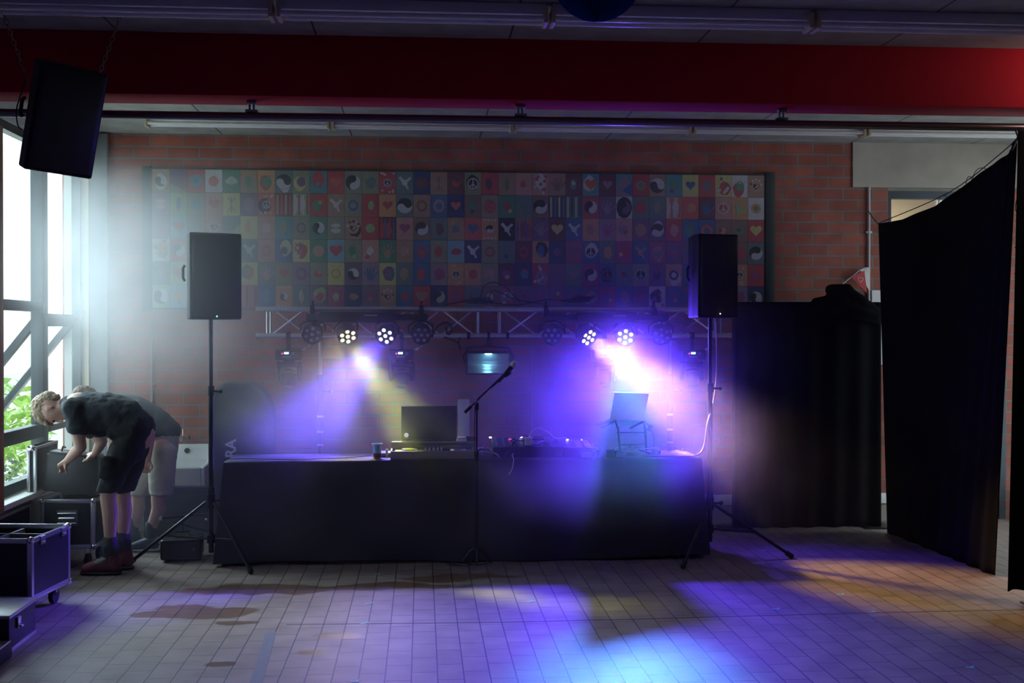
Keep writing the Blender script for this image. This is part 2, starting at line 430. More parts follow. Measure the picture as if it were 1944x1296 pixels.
# open sash, hung from its top edge and pushed outwards
top = Vector((xf, 0, 1.83)); bot = Vector((XW - 0.74, 0, 0.955)); dv = (bot - top); ln = dv.length; dn = dv.normalized()
nn = Vector((-dn.z, 0, dn.x))
sy0, sy1 = MY - 0.02, WY1 - 0.01
def sash_pt(u, y, d): return top + dn * u + nn * d + Vector((0, y, 0))
b = MB()
def sbar(u0, u1, y0, y1):
    b.prism([(u0, y0), (u1, y0), (u1, y1), (u0, y1)], lambda u, v, d: sash_pt(u, v, d), -0.025, 0.025)
sbar(0, 0.09, sy0, sy1); sbar(ln - 0.06, ln, sy0, sy1); sbar(0.09, ln - 0.06, sy0, sy0 + 0.07); sbar(0.09, ln - 0.06, sy1 - 0.07, sy1)
sf = b.build('sash', FRAMEM, win)
b = MB(); b.prism([(0.08, sy0 + 0.06), (ln - 0.05, sy0 + 0.06), (ln - 0.05, sy1 - 0.06), (0.08, sy1 - 0.06)], lambda u, v, d: sash_pt(u, v, d), -0.004, 0.004); b.build('pane', GLASS, sf, smooth=False)
b = MB(); b.box((XW + 0.0, (WY0 + WY1) / 2, WZ0 - 0.015), (0.24, WY1 - WY0 - 0.01, 0.04), bevel=0.005); b.build('window_sill', SILLM, win)
# wooden post on the sill, left picture edge, and slim trims by the corner
pr = atX(12, 600, XW + 0.2)
b = MB(); b.box((XW + 0.19, 7.5, (WZ0 + 3.0) / 2), (0.05, 0.13, 3.0 - WZ0), bevel=0.004); struct(b.build('trim_post', WOODT), 'varnished wooden post standing on the window sill', 'post')
b = MB(); b.box((XW + 0.02, 10.09, 1.9), (0.04, 0.05, 2.9)); struct(b.build('trim_corner', mat('cream_paint', (0.62, 0.52, 0.36), 0.6)), 'cream wooden strip beside the left window', 'trim')
b = MB(); b.box((XW + 0.11, YW - 0.03, 1.7), (0.16, 0.06, 3.38), bevel=0.01); struct(b.build('trim_pilaster', mat('grey_pilaster', (0.20, 0.21, 0.21), 0.8)), 'pale pilaster in the left corner', 'trim')

# door_1 in the back wall, right
dr = bpy.data.objects.new('door_1', None); C.objects.link(dr); dr.location = (DX0, YW, 0); struct(dr, 'dark-framed glazed door half hidden by the drape', 'door')
b = MB(); yd = YW + 0.04
b.box(((DX0 + DX1) / 2, yd, DH - 0.035), (DX1 - DX0, 0.08, 0.07)); b.box((DX0 + 0.015, yd, DH / 2 - 0.035), (0.03, 0.08, DH - 0.07)); b.box((DX1 - 0.03, yd, DH / 2 - 0.035), (0.06, 0.08, DH - 0.07))
b.box(((DX0 + DX1) / 2, yd, 0.1), (DX1 - DX0 - 0.1, 0.05, 0.2)); b.box(((DX0 + DX1) / 2, yd, 1.05), (DX1 - DX0 - 0.1, 0.04, 0.06))
b.build('door_frame', FRAMEM, dr)
b = MB(); b.box(((DX0 + DX1) / 2, yd, 1.55), (DX1 - DX0 - 0.1, 0.008, 2.7)); b.build('door_pane', GLASS, dr, smooth=False)

# ------------------------------------------------------------------ outside
GRND = mat('garden_ground', (0.5, 0.5, 0.45), 0.95, nscale=3, var=0.4)
FACADE = mat('cream_render', (0.85, 0.80, 0.72), 0.9, nscale=1.5)
b = MB(); b.box((-9.0, 12.0, -0.25), (11.9, 40, 0.1)); struct(b.build('ground', GRND, smooth=False), 'garden ground outside the left window', 'ground')
EXB = mat('neighbour_roof', (0.16, 0.15, 0.15), 0.8)
nb = thing('neighbour_house', 'overexposed cream rendered house outside the left window', 'house', (-8.6, 22, -0.2))
b = MB(); b.prism([(-2.5, -0.2), (9.5, -0.2), (9.5, 7.5), (4.2, 5.9), (-2.5, 3.2)], lambda u, v, d: Vector((-7.8 + d, 16 + u, v)), 0, -2.0); b.build('house_wall', FACADE, nb, smooth=False)
b = MB(); b.prism([(-2.8, 3.08), (4.2, 5.9), (9.7, 7.55), (9.7, 7.75), (4.2, 6.08), (-2.8, 3.26)], lambda u, v, d: Vector((-7.8 + d, 16 + u, v)), 0.12, -2.1); b.build('roof_edge', EXB, nb, smooth=False)
b = MB(); b.box((-3.635, 12.5, 2.2), (0.13, 0.2, 4.8)); br = tag(b.build('garden_pier', mat('pale_pier', (0.62, 0.52, 0.48), 0.9), smooth=False), 'pale brick pier standing outside beside the window', 'pier')
b = MB(); b.box((-5.6, 13.4, 0.55), (3.6, 0.2, 1.5)); tag(b.build('garden_wall', FACADE, smooth=False), 'low pale garden wall behind the bushes', 'garden wall')
LEAF = mat('bright_leaves', (0.30, 0.50, 0.07), 0.5, var=0.4, nscale=20)
LEAFD = mat('dark_leaves', (0.10, 0.17, 0.08), 0.5, var=0.4, nscale=20)
def bush(name, label, c, r, n, m, lsz, seed):
    rnd = random.Random(seed); b = MB()
    root = thing(name, label, 'bush', (c[0], c[1], -0.2))
    for k in range(9):
        a = rnd.uniform(0, 2 * PI); q = Vector((c[0] + math.cos(a) * r[0] * 0.6, c[1] + math.sin(a) * r[1] * 0.6, c[2] + r[2] * rnd.uniform(0.1, 0.8)))
        b.tube([Vector((c[0], c[1], -0.2)), (Vector((c[0], c[1], c[2])) + q) / 2 + Vector((0, 0, -0.05)), q], [0.012, 0.008, 0.003], 5)
    b.build('stem', mat('twigs', (0.16, 0.11, 0.07), 0.9), root)
    b = MB()
    for k in range(n):
        while True:
            p = Vector((rnd.uniform(-1, 1), rnd.uniform(-1, 1), rnd.uniform(-1, 1)))
            if 0.35 < p.length < 1: break
        q = Vector((c[0] + p.x * r[0], c[1] + p.y * r[1], max(-0.15, c[2] + p.z * r[2])))
        E = Euler((rnd.uniform(-1, 1), rnd.uniform(-1, 1), rnd.uniform(0, 6.3))).to_matrix(); s = lsz * rnd.uniform(0.6, 1.3)
        vs = [b.bm.verts.new(q + E @ Vector(v) * s) for v in ((0, -1, 0), (0.35, -0.2, 0.12), (0.3, 0.4, 0.1), (0, 1, -0.1), (-0.3, 0.4, 0.1), (-0.35, -0.2, 0.12))]
        b.bm.faces.new(vs)
    b.build('foliage', m, root, smooth=False)
bush('garden_shrub', 'bright green leafy shrub seen over the lower window rail', (-4.35, 11.6, 0.75), (0.75, 0.9, 0.55), 900, LEAF, 0.08, 1)
bush('garden_shrub', 'dull grey-green low bush below the bright shrub outside', (-3.8, 10.4, 0.2), (0.55, 0.8, 0.42), 900, LEAFD, 0.04, 2)
# corridor seen through the door on the right, and yard beyond the right opening
b = MB(); b.box((4.9, YW + 2.0, 1.7), (2.6, 0.1, 3.8)); struct(b.build('wall_corridor', mat('beige_wall', (0.55, 0.47, 0.36), 0.8, nscale=1.2, var=0.35), smooth=False), 'blurred beige wall seen through the door glass', 'wall')
b = MB(); b.box((4.9, YW + 1.1, 3.3), (2.6, 1.75, 0.1)); b.box((3.65, YW + 1.1, 1.7), (0.1, 1.75, 3.3)); b.box((4.9, YW + 1.1, -0.05), (2.6, 1.75, 0.1)); b.box((6.25, YW + 1.1, 2.7), (0.1, 1.75, 1.2)); struct(b.build('wall_corridor_side', PLASTER, smooth=False), 'corridor shell added behind the glazed door to keep sky light out', 'wall')  # ceiling and sides added to darken the corridor
b = MB(); b.box((8.6, 8, -0.2), (5.4, 20, 0.1)); struct(b.build('ground_yard', mat('paving', (0.45, 0.44, 0.42), 0.9), smooth=False), 'yard outside the right opening', 'ground')

t = thing('corridor_fill_lamp', 'added unseen lamp on the corridor ceiling, brightening the view through the glazed door', 'ceiling light', (4.8, YW + 1.1, 3.25))  # lamp added out of view to brighten the corridor wall
b = MB(); b.cyl((4.8, YW + 1.1, 3.25), (4.8, YW + 1.1, 3.18), 0.12, seg=20); b.build('globe', mat('fill_lamp_glass', (1, 1, 1), 0.3, emit=(1, 0.85, 0.75), es=5, var=0), t)
spot('corridor_fill_light', (4.8, YW + 1.1, 3.15), (4.85, YW + 1.5, 2.2), (1.0, 0.80, 0.58), 70, 170, 1.0, 0.1)
# ------------------------------------------------------------------ ceiling fittings
TUBEM = mat('unlit_fluorescent_tube', (0.78, 0.75, 0.70), 0.25)
def batten(x0, x1, y, label, group):
    w = x1 - x0; xc = (x0 + x1) / 2
    t = thing('fluorescent_batten', label, 'ceiling light', (xc, y, CEIL), group=group)
    b = MB(); b.box((xc, y, CEIL - 0.03), (w - 0.03, 0.055, 0.06), bevel=0.006); b.build('housing', WHT, t)
    for s in (-1, 1):
        b = MB(); b.cyl((x0 + 0.03, y + s * 0.045, CEIL - 0.085), (x1 - 0.03, y + s * 0.045, CEIL - 0.085), 0.014, seg=12); b.build('tube', TUBEM, t)
        e = x0 + 0.02 if s < 0 else x1 - 0.02
        b = MB(); b.box((e, y, CEIL - 0.07), (0.022, 0.13, 0.08), bevel=0.004); b.build('end_cap', mat('yellowed_plastic', (0.55, 0.44, 0.28), 0.5), t)
    return t
bk = [-2.14 + 1.435 * i for i in range(6)]
names = ['nearest the left window', 'second from the left window, above the mural', 'above the middle of the mural', "above the mural's far end", 'over the concrete lintel by the drape']
for i in range(5):
    batten(bk[i], bk[i + 1], 9.2, 'unlit twin-tube batten, back ceiling row, ' + names[i], 'back row of ceiling battens')
names = ['over the hanging loudspeaker', 'between the loudspeaker and the blue paper ball', 'just behind the blue paper ball', "at the picture's upper right"]
for i in range(4):
    batten(-2.14 + 1.40 * i, -2.14 + 1.40 * (i + 1), 6.0, 'unlit twin-tube batten, front ceiling row, ' + names[i], 'front row of ceiling battens')

# steel pipe hung below the beam
t = thing('drape_rail', 'long round steel pipe hung beneath the red beam', 'pipe', (1.0, 6.86, 2.965))
b = MB(); b.cyl((XW + 0.02, 6.86, 2.955), (3.72, 6.86, 2.955), 0.024, seg=18); b.build('tube', mat('dark_steel_pipe', (0.22, 0.2, 0.19), 0.28, 0.9), t)
for px in (478, 988, 1484):
    x = atY(px, 205, 6.86).x
    b = MB(); b.box((x, 6.86, 3.035), (0.055, 0.05, 0.02), bevel=0.003); b.cyl((x - 0.012, 6.86, 3.03), (x - 0.012, 6.86, 2.97), 0.007); b.cyl((x + 0.012, 6.86, 3.03), (x + 0.012, 6.86, 2.97), 0.007)
    b.box((x, 6.86, 2.985), (0.07, 0.06, 0.012), bevel=0.003); b.build('bracket', STEEL, t)

# blue honeycomb paper ball
c = atY(1134, -46, 4.6); R = 0.183
t = thing('paper_ball', 'dark blue honeycomb tissue ball hanging from the ceiling', 'decoration', (c.x, c.y, CEIL))
b = MB(); NR = 40
for k in range(NR):
    a = 2 * PI * k / NR
    ring = [(0.0, -1.0)] + [(math.sin(q), -math.cos(q)) for q in [PI * j / 14 for j in range(1, 14)]] + [(0.0, 1.0)]
    for w in (-0.06, 0.06):
        vs = [b.bm.verts.new(c + Vector((math.cos(a + w) * r * R, math.sin(a + w) * r * R, z * R * 0.98))) for r, z in ring]
        b.bm.faces.new(vs)
b.build('tissue', mat('blue_tissue', (0.0, 0.13, 0.36), 0.7), t, smooth=False)
b = MB(); b.sph(c, R * 0.9, 20); b.build('core', mat('blue_tissue_core', (0.0, 0.08, 0.25), 0.9), t)
b = MB(); b.cyl(c + Vector((0, 0, R)), (c.x, c.y, CEIL), 0.002); b.build('string', CABLEW, t)

# conduits on the brick wall
def conduit(px, z0, z1, r, m, label):
    x = atY(px, 600, YW).x; t = thing('wall_conduit', label, 'conduit', (x, YW, z0))
    b = MB(); b.cyl((x, YW - 0.016, z0), (x, YW - 0.016, z1), r); b.build('tube', m, t)
    for q in (0.15, 0.5, 0.85):
        z = z0 + (z1 - z0) * q; b = MB(); b.box((x, YW - 0.012, z), (r * 5, 0.024, 0.02), bevel=0.003); b.build('saddle', m, t)
conduit(1648, 0.3, 3.0, 0.011, mat('grey_conduit', (0.45, 0.45, 0.43), 0.5), 'thin grey conduit rising beside the door to the ceiling')
conduit(1009, 0.75, 1.66, 0.011, mat('painted_conduit', (0.28, 0.16, 0.14), 0.6), 'dull vertical conduit behind the microphone stand')
conduit(289, 0.85, 1.65, 0.011, mat('painted_conduit', (0.28, 0.16, 0.14), 0.6), 'dull vertical conduit behind the bending men')

# ------------------------------------------------------------------ painted mural of 36 x 6 panels
PAL = {
 'r': (0.50, 0.035, 0.03), 'R': (0.75, 0.07, 0.03), 'm': (0.36, 0.05, 0.16), 'd': (0.16, 0.03, 0.05), 'o': (0.72, 0.26, 0.06),
 'y': (0.78, 0.50, 0.10), 'Y': (0.70, 0.60, 0.25), 't': (0.40, 0.22, 0.12), 's': (0.52, 0.24, 0.17), 'v': (0.17, 0.09, 0.20),
 'p': (0.30, 0.18, 0.27), 'b': (0.03, 0.12, 0.33), 'B': (0.02, 0.04, 0.17), 'c': (0.04, 0.28, 0.32), 'g': (0.06, 0.26, 0.14),
 'G': (0.27, 0.42, 0.16), 'l': (0.27, 0.27, 0.16), 'e': (0.12, 0.20, 0.19), 'w': (0.78, 0.74, 0.66), 'k': (0.02, 0.02, 0.025),
 'P': (0.70, 0.36, 0.34), 'q': (0.17, 0.38, 0.48), 'n': (0.24, 0.13, 0.08),
}
for k_, c_ in list(PAL.items()):
    g_ = sum(c_) / 3; PAL[k_] = tuple(min(0.46, (g_ + (x - g_) * 0.8) * 0.85 + 0.012) for x in c_)  # paints dulled, the veil of haze put into their colour
PKEYS = list(PAL)
PMATS = [mat('mural_paint_' + str(i), PAL[k], 0.65, var=0.16, nscale=40) for i, k in enumerate(PKEYS)]
# per panel: background, motif, motif colour(s)
MUR = [
 "tykw vsnl rOcb woRo gCw. tBgl oBgr eykw lBvy cBrr rHR. lykw lBe. rpkw eDw. BOd. tTn. dBr. lpak rBd. tLg. sBr. sfrw thn. dBc. cHRw dHp. csbp rOlg tykw cBg. yHb. rOe. yfwr wBgr tapk".split(),
 "pMP. GLb. lOc. sHr. yTn. vOp. Rpwk dSr. GSrw rBg. tDwe lOb. rBG. oHrc eykw tOn. bOp. BHR. nBg. lFr. gBr. eLg. nykw BSe. gSB. rykw vhp. wYkv eOr. eBl. otRw RBo. dhbo sprw ohG. wOog".split(),
 "pBp. qHr. lOc. sakw esGs yBo. sBP. cBl. lOv. gykw lML. tapk rOG. dSbr sHm. nykw eBd. tBe. RHb. oykw kDw. lSrv vhp. dHy. bDwc oBt. phm. sBp. vOt. vykw rBs. bBg. bOR. nBo. nBg. rHy.".split(),
 "wfpo rykw lBg. tBs. gBt. eDw. sOr. bBvY yfwr gOs. qHr. lBg. sBw. ght. tBs. bhr. lBr. qBr. BDw. lOr. eBe. dOr. oBbk BBv. mHv. bpqw eBo. mBr. bDt. mfsp vBm. vBb. bBv. rBd. nBr. eykw".split(),
 "eBp. GHr. rBd. gBt. tBs. yBRg ehs. lHr. pOv. lBr. yOo. vywk phb. yOrb eBt. bBr. pBm. opwk oOr. lBs. dBm. BBc. rfwp vBv. eHp. mykw bpvk ebv. lpqp vBB. sOkw bBv. bBb. tBs. opwk rBm.".split(),
 "Gykw qBs. yBg. rBo. bBe. rSkr bBc. oykw eLY. vBrG mBP. BBt. vBm. tapk bBr. rHt. Bykw rOm. eBn. nBw. mfwp vBm. vOm. vBr. bOm. vBt. mBv. bBp. vBm. wfpk bBv. vBb. vBc. tBr. pBm. Bykw".split(),
]
MX0, MPW = -2.291, 0.1481
MZ1 = atY(600, 325, YW).z; MPH = 0.1975
mrnd = random.Random(3)
def mural():
    root = thing('painted_mural', 'wide mural board of small painted squares on the brick wall', 'mural', (MX0 + 18 * MPW, YW, MZ1 - 6 * MPH))
    yb = YW - 0.035
    b = MB(); b.box((MX0 + 18 * MPW, YW - 0.017, MZ1 - 3 * MPH), (36 * MPW + 0.06, 0.03, 6 * MPH + 0.03)); b.build('backing_board', mat('mural_board', (0.05, 0.05, 0.045), 0.8), root, smooth=False)
    b = MB(); b.box((MX0 + 36 * MPW + 0.055, YW - 0.02, MZ1 - 3 * MPH - 0.01), (0.085, 0.04, 6 * MPH + 0.08), bevel=0.003); b.build('side_batten', mat('dark_green_wood', (0.03, 0.045, 0.04), 0.7), root)
    b = MB(); b.box((MX0 - 0.05, YW - 0.02, MZ1 - 3 * MPH), (0.07, 0.04, 6 * MPH + 0.05), bevel=0.003)
    b.build('side_batten', mat('dark_green_wood', (0.03, 0.045, 0.04), 0.7), root)
    b = MB(); bm = b.bm
    def poly(pts, cx, cz, key, lay):
        vs = [bm.verts.new((cx + x, yb - 0.004 - 0.0012 * lay, cz + z)) for x, z in pts]
        try:
            f = bm.faces.new(vs); f.material_index = PKEYS.index(key)
        except ValueError: pass
    def circ(cx, cz, r, key, lay, n=16, sx=1, a0=0, a1=2 * PI):
        poly([(math.cos(a0 + (a1 - a0) * i / n) * r * sx, math.sin(a0 + (a1 - a0) * i / n) * r) for i in range(n + (0 if a1 - a0 > 6.28 else 1))], cx, cz, key, lay)
    def heart(cx, cz, s, key, lay):
        pts = []
        for i in range(22):
            t = 2 * PI * i / 22; x = 16 * math.sin(t) ** 3; z = 13 * math.cos(t) - 5 * math.cos(2 * t) - 2 * math.cos(3 * t) - math.cos(4 * t)
            pts.append((x * s / 17, (z + 2) * s / 17))
        poly(pts[::-1], cx, cz, key, lay)
    def bar(x0, z0, x1, z1, w, key, cx, cz, lay):
        dx, dz = x1 - x0, z1 - z0; l = math.hypot(dx, dz) or 1; nx, nz = -dz / l * w / 2, dx / l * w / 2
        poly([(x0 + nx, z0 + nz), (x1 + nx, z1 + nz), (x1 - nx, z1 - nz), (x0 - nx, z0 - nz)], cx, cz, key, lay)
    def blob(cx, cz, rx, rz, key, lay, n=11, j=0.28):
        poly([(math.cos(2 * PI * i / n) * rx * mrnd.uniform(1 - j, 1), math.sin(2 * PI * i / n) * rz * mrnd.uniform(1 - j, 1)) for i in range(n)], cx, cz, key, lay)
    def yy(cx, cz, r, dark, light, lay, rot):
        circ(cx, cz, r, dark, lay, 22)
        R = lambda x, z: (x * math.cos(rot) - z * math.sin(rot), x * math.sin(rot) + z * math.cos(rot))
        pts = [(math.cos(a) * r * 0.97, math.sin(a) * r * 0.97) for a in [PI / 2 - PI * i / 14 for i in range(15)]]
        pts += [(math.cos(a) * r / 2, -r / 2 + math.sin(a) * r / 2) for a in [-PI / 2 - PI * i / 8 for i in range(1, 9)]]
        pts += [(math.cos(a) * r / 2, r / 2 + math.sin(a) * r / 2) for a in [-PI / 2 + PI * i / 8 for i in range(1, 8)]]
        vs = [R(x, z) for x, z in pts]
        poly(vs, cx, cz, light, lay + 1)
        x, z = R(0, r / 2); circ(cx + x, cz + z, r * 0.17, dark, lay + 2, 10)
        x, z = R(0, -r / 2); circ(cx + x, cz + z, r * 0.17, light, lay + 2, 10)
    for row in range(6):
        line = MUR[row]
        for col in range(36):
            code = line[col] if col < len(line) else 'tBr.'
            bg, mo, c1, c2 = code[0], code[1], code[2], code[3]
            if bg not in PAL: bg = 't'
            if c1 not in PAL: c1 = 'w'
            if c2 not in PAL: c2 = mrnd.choice('tsley')
            cx = MX0 + (col + 0.5) * MPW; cz = MZ1 - (row + 0.5) * MPH
            w, h = MPW / 2 - 0.0015, MPH / 2 - 0.0015
            b.mi = PKEYS.index(bg); b.box((cx, yb, cz), (2 * w, 0.008, 2 * h))
            # brushed patch of a second tint
            if mo in 'BSLf' or mrnd.random() < 0.35:
                k2 = c2 if code[3] != '.' else bg
                if k2 != bg: blob(cx + mrnd.uniform(-0.02, 0.02), cz + mrnd.uniform(-0.03, 0.03), w * 0.85, h * 0.8, k2, 0.5)
            if mo == 'y':
                r = mrnd.uniform(0.050, 0.068) if bg not in 'yo' else 0.036
                d, l = ('k', c2 if c2 in 'wP' else 'w'); yy(cx, cz, r, d, l, 1, mrnd.uniform(-1.6, 1.6))
                if bg in 'yo': [circ(cx + (i - 1.5) * 0.03, cz + s * 0.078, 0.009, 'w', 1, 8) for i in range(4) for s in (1, -1)]
            elif mo == 'Y': blob(cx, cz, w, h, 'k', 1, j=0.05); yy(cx, cz, 0.06, 'k', 'v', 1.5, 0.3)
            elif mo == 'p':
                r = 0.034 if bg in 'Rrtown' else 0.05
                circ(cx, cz, r, 'w' if 'w' in (c1, c2) else c1, 1, 18); circ(cx, cz, r * 0.80, 'k' if bg != 's' else 'r', 1.6, 18)
                k = 'w' if 'w' in (c1, c2) else c1
                bar(0, -r * .9, 0, r * .9, r * .17, k, cx, cz, 2.4); bar(0, 0, r * .62, -r * .62, r * .17, k, cx, cz, 2.6); bar(0, 0, -r * .62, -r * .62, r * .17, k, cx, cz, 2.8)
                if bg in 'Rrto': [circ(cx + mrnd.uniform(-w, w) * 0.8, cz + s * mrnd.uniform(0.06, 0.085), 0.010, mrnd.choice('wwPy'), 1, 8) for i in range(4) for s in (1, -1)]
            elif mo == 'a':
                circ(cx, cz, 0.05, 'P' if bg != 't' else 's', 0.8, 14); heart(cx, cz - 0.004, 0.032, 'k', 1.4); bar(-0.004, -0.012, 0.02, 0.014, 0.012, 'w', cx, cz, 2.2)
                for i in range(5): a = PI * (0.1 + 0.2 * i); circ(cx + math.cos(a) * 0.05, cz + math.sin(a) * 0.062, 0.010, 'w' if bg != 't' or mrnd.random() < 0.5 else 'k', 1.8, 8)
            elif mo == 'H': heart(cx, cz, mrnd.uniform(0.045, 0.06), c1, 1.2)
            elif mo in 'OC':
                if mo == 'C':
                    for dx, dz, r in ((-0.03, 0, 0.022), (0, 0.012, 0.03), (0.03, 0, 0.022), (0, -0.01, 0.022)): circ(cx + dx, cz + dz, r, 'w', 1 + abs(dx) * 9, 12)
                else:
                    circ(cx, cz, mrnd.uniform(0.04, 0.06), c1, 1.2, 18, sx=mrnd.uniform(0.8, 1))
                    if code[3] != '.': circ(cx, cz, 0.024, c2, 1.8, 12)
                    elif mrnd.random() < 0.4: circ(cx, cz, 0.028, bg, 1.9, 12)
            elif mo == 'T':
                bar(0, -0.07, 0, 0.06, 0.010, c1, cx, cz, 1.2)
                for s in (-1, 1): bar(0, -0.02, s * 0.035, -0.065, 0.008, c1, cx, cz, 1.4 + s * .1); bar(0, 0.02, s * 0.03, 0.055, 0.007, c1, cx, cz, 1.7 + s * .1)
            elif mo == 'D':
                blob(cx, cz, 0.028, 0.032, c1, 1.2); bar(0, 0, -0.045, 0.05, 0.026, c1, cx, cz, 1.4); bar(0, 0, 0.05, 0.045, 0.02, c1, cx, cz, 1.6); bar(0, 0, 0.03, -0.055, 0.016, c1, cx, cz, 1.8)
            elif mo == 'h':
                blob(cx, cz - 0.025, 0.032, 0.038, c1, 1.2, j=0.1)
                for i, (a, l) in enumerate(((-0.62, 0.05), (-0.28, 0.072), (0, 0.08), (0.28, 0.072), (0.8, 0.055))): bar(a * 0.04, -0.02, a * 0.04 + math.sin(a) * l, -0.02 + math.cos(a) * l, 0.013, c1, cx, cz, 1.4 + i * .15)
            elif mo == 'M':
                blob(cx, cz + 0.022, 0.045, 0.02, c1, 1.2, j=0.15); blob(cx, cz - 0.022, 0.045, 0.024, c1, 1.5, j=0.15)
            elif mo == 'L':
                blob(cx, cz, 0.022, 0.06, c1, 1.2, j=0.15); bar(-0.01, -0.07, 0.012, 0.05, 0.006, 'n', cx, cz, 1.8)
            elif mo in 'St':
                for i in range(4): bar(-w + 0.018 + i * 0.036, -h + 0.01, -w + 0.018 + i * 0.036, h - 0.01, 0.018, c1 if i % 2 else c2, cx, cz, 1.2 + i * .1)
                if mo == 't': blob(cx, cz, 0.02, 0.035, 'w', 2)
            elif mo == 'F':
                circ(cx, cz, 0.06, c1, 1.2, 16, sx=0.85)
                for s in (-1, 1): circ(cx + s * 0.02, cz + 0.015, 0.009, bg, 1.8, 8)
                bar(-0.02, -0.025, 0.02, -0.025, 0.008, bg, cx, cz, 1.9)
            elif mo == 'f':
                for i in range(9): blob(cx + mrnd.uniform(-w, w) * .75, cz + mrnd.uniform(-h, h) * .8, 0.017, 0.017, mrnd.choice([c1, c1, c2, 'w', 'r', 'b', 'g']), 1.2 + i * .1, 7)
            elif mo == 's':
                poly([(-w, -h), (w, -h), (w, h * 0.3)], cx, cz, c1, 1.2); poly([(-w, -h), (w, -h), (-w, -h * 0.2)], cx, cz, c2, 1.5)
            else:
                blob(cx + mrnd.uniform(-0.01, 0.01), cz, mrnd.uniform(0.03, 0.055), mrnd.uniform(0.035, 0.07), c1, 1.2)
                if mrnd.random() < 0.6: blob(cx + mrnd.uniform(-0.03, 0.03), cz + mrnd.uniform(-0.05, 0.05), 0.02, 0.02, mrnd.choice(PKEYS[:17]), 1.8)
    # keep face order (no recalculation needed for opaque paint)
    b.build('painted_panels', PMATS, root, smooth=False)
mural()

# ------------------------------------------------------------------ stage loudspeakers on tripods
GREEN = mat('green_led', (0.1, 0.9, 0.3), 0.4, emit=(0.15, 1.0, 0.45), es=3.0, var=0)
WLED = mat('white_led', (0.9, 0.9, 0.9), 0.4, emit=(0.85, 1.0, 0.9), es=4.0, var=0)
def pa_speaker(base, w, d, h, rotz, label, led, name='loudspeaker', rot=None, chamfer=False):
    """base: point under the cabinet; front faces -Y before turning"""
    t = thing(name, label, 'loudspeaker', base, rotz=rotz, rot=rot)
    M = world_of(t)
    T = lambda x, y, z: M @ Vector((x, y, z))
    b = MB()
    ol = [(-w / 2, -d / 2), (w / 2, -d / 2), (w / 2 - 0.01, -d * 0.12), (w * 0.27, d / 2), (-w * 0.27, d / 2), (-w / 2 + 0.01, -d * 0.12)]
    b.prism(ol, lambda u, v, q: T(u, v, q), 0.0, h)
    cab = b.build('cabinet', BLK, t, smooth=False)
    bv = cab.modifiers.new('bevel', 'BEVEL'); bv.width = 0.012; bv.segments = 3
    b = MB(); z0, z1 = 0.02, h - 0.02
    def gp(u, v):
        x = (u - 0.5) * (w - 0.03); bulge = 0.018 * (1 - (2 * u - 1) ** 2)
        return T(x, -d / 2 - 0.006 - bulge, z0 + v * (z1 - z0))
    b.grid(gp, 14, 2)
    g = b.build('grille', GRILLE, t); md = g.modifiers.new('solid', 'SOLIDIFY'); md.thickness = 0.006
    b = MB(); b.lathe([(0.0, 0), (0.018, 0), (0.018, 0.003), (0, 0.003)], T(0, -d / 2 - 0.026, 0.065), axis=M.to_3x3() @ Vector((0, -1, 0)), seg=16)
    b.mi = 0; b.build('badge', mat('speaker_badge', (0.13, 0.12, 0.13), 0.4), t)
    for s in (-1, 1):
        b = MB(); b.tube([T(s * (w / 2 - 0.004), 0.0, h * 0.45), T(s * (w / 2 + 0.006), 0.01, h * 0.48), T(s * (w / 2 + 0.006), 0.01, h * 0.6), T(s * (w / 2 - 0.004), 0.0, h * 0.63)], 0.010, 8); b.build('handle', BLK, t)
    if led:
        b = MB(); b.sph(T(led[0], -d / 2 - 0.025, led[1]), 0.007, 10); b.build('power_light', led[2], t)
    return t
def tripod(base, h, feet, hub_h, label):
    t = thing('speaker_tripod', label, 'speaker stand', (base[0], base[1], 0))
    x, y = base; P = lambda z: Vector((x, y, z))
    b = MB(); b.cyl(P(0.10), P(1.30), 0.019, seg=16); b.build('lower_tube', BLKM, t)
    b = MB(); b.cyl(P(1.28), P(h), 0.015, seg=16); b.build('upper_tube', BLKM, t)
    b = MB(); b.cyl(P(1.24), P(1.31), 0.027, seg=16); b.cyl(P(1.27), P(1.27) + Vector((0.07, -0.02, 0)), 0.008); b.sph(P(1.27) + Vector((0.075, -0.02, 0)), 0.014); b.build('clamp_collar', BLKM, t)
    b = MB(); b.cyl(P(hub_h - 0.05), P(hub_h + 0.05), 0.032, seg=16); b.cyl(P(hub_h + 0.05), P(hub_h + 0.10), 0.026, seg=16)
    b.cyl(P(hub_h), P(hub_h) + Vector((0.08, 0.01, 0)), 0.008); b.sph(P(hub_h) + Vector((0.09, 0.01, 0)), 0.017); b.build('hub', BLKM, t)
    b = MB(); b.cyl(P(0.17), P(0.23), 0.03, seg=16); b.build('spreader_ring', BLKM, t)
    for f in feet:
        f = Vector((f[0], f[1], 0.02)); a = P(hub_h - 0.02) + (f - P(0)).normalized() * 0.035; a.z = hub_h - 0.01
        b = MB(); b.cyl(a, f, 0.0125, seg=12); lg = b.build('leg', STEEL if False else BLKM, t)
        d = (f - a).normalized()
        b = MB(); b.cyl(f - d * 0.045, f + d * 0.005, 0.020, seg=14); b.sph(f, 0.021); b.build('rubber_foot', RUB, lg)
        m = a.lerp(f, 0.55); b = MB(); b.box(P(0.2).lerp(m, 0.5), (0.012, 0.02, 1)) if False else b.tube([P(0.2), m], 0.008, 6); b.build('brace', BLKM, t)
    return t
def sbase(px, Y, h): p = atY(px, 640, Y); return Vector((p.x, Y, h))
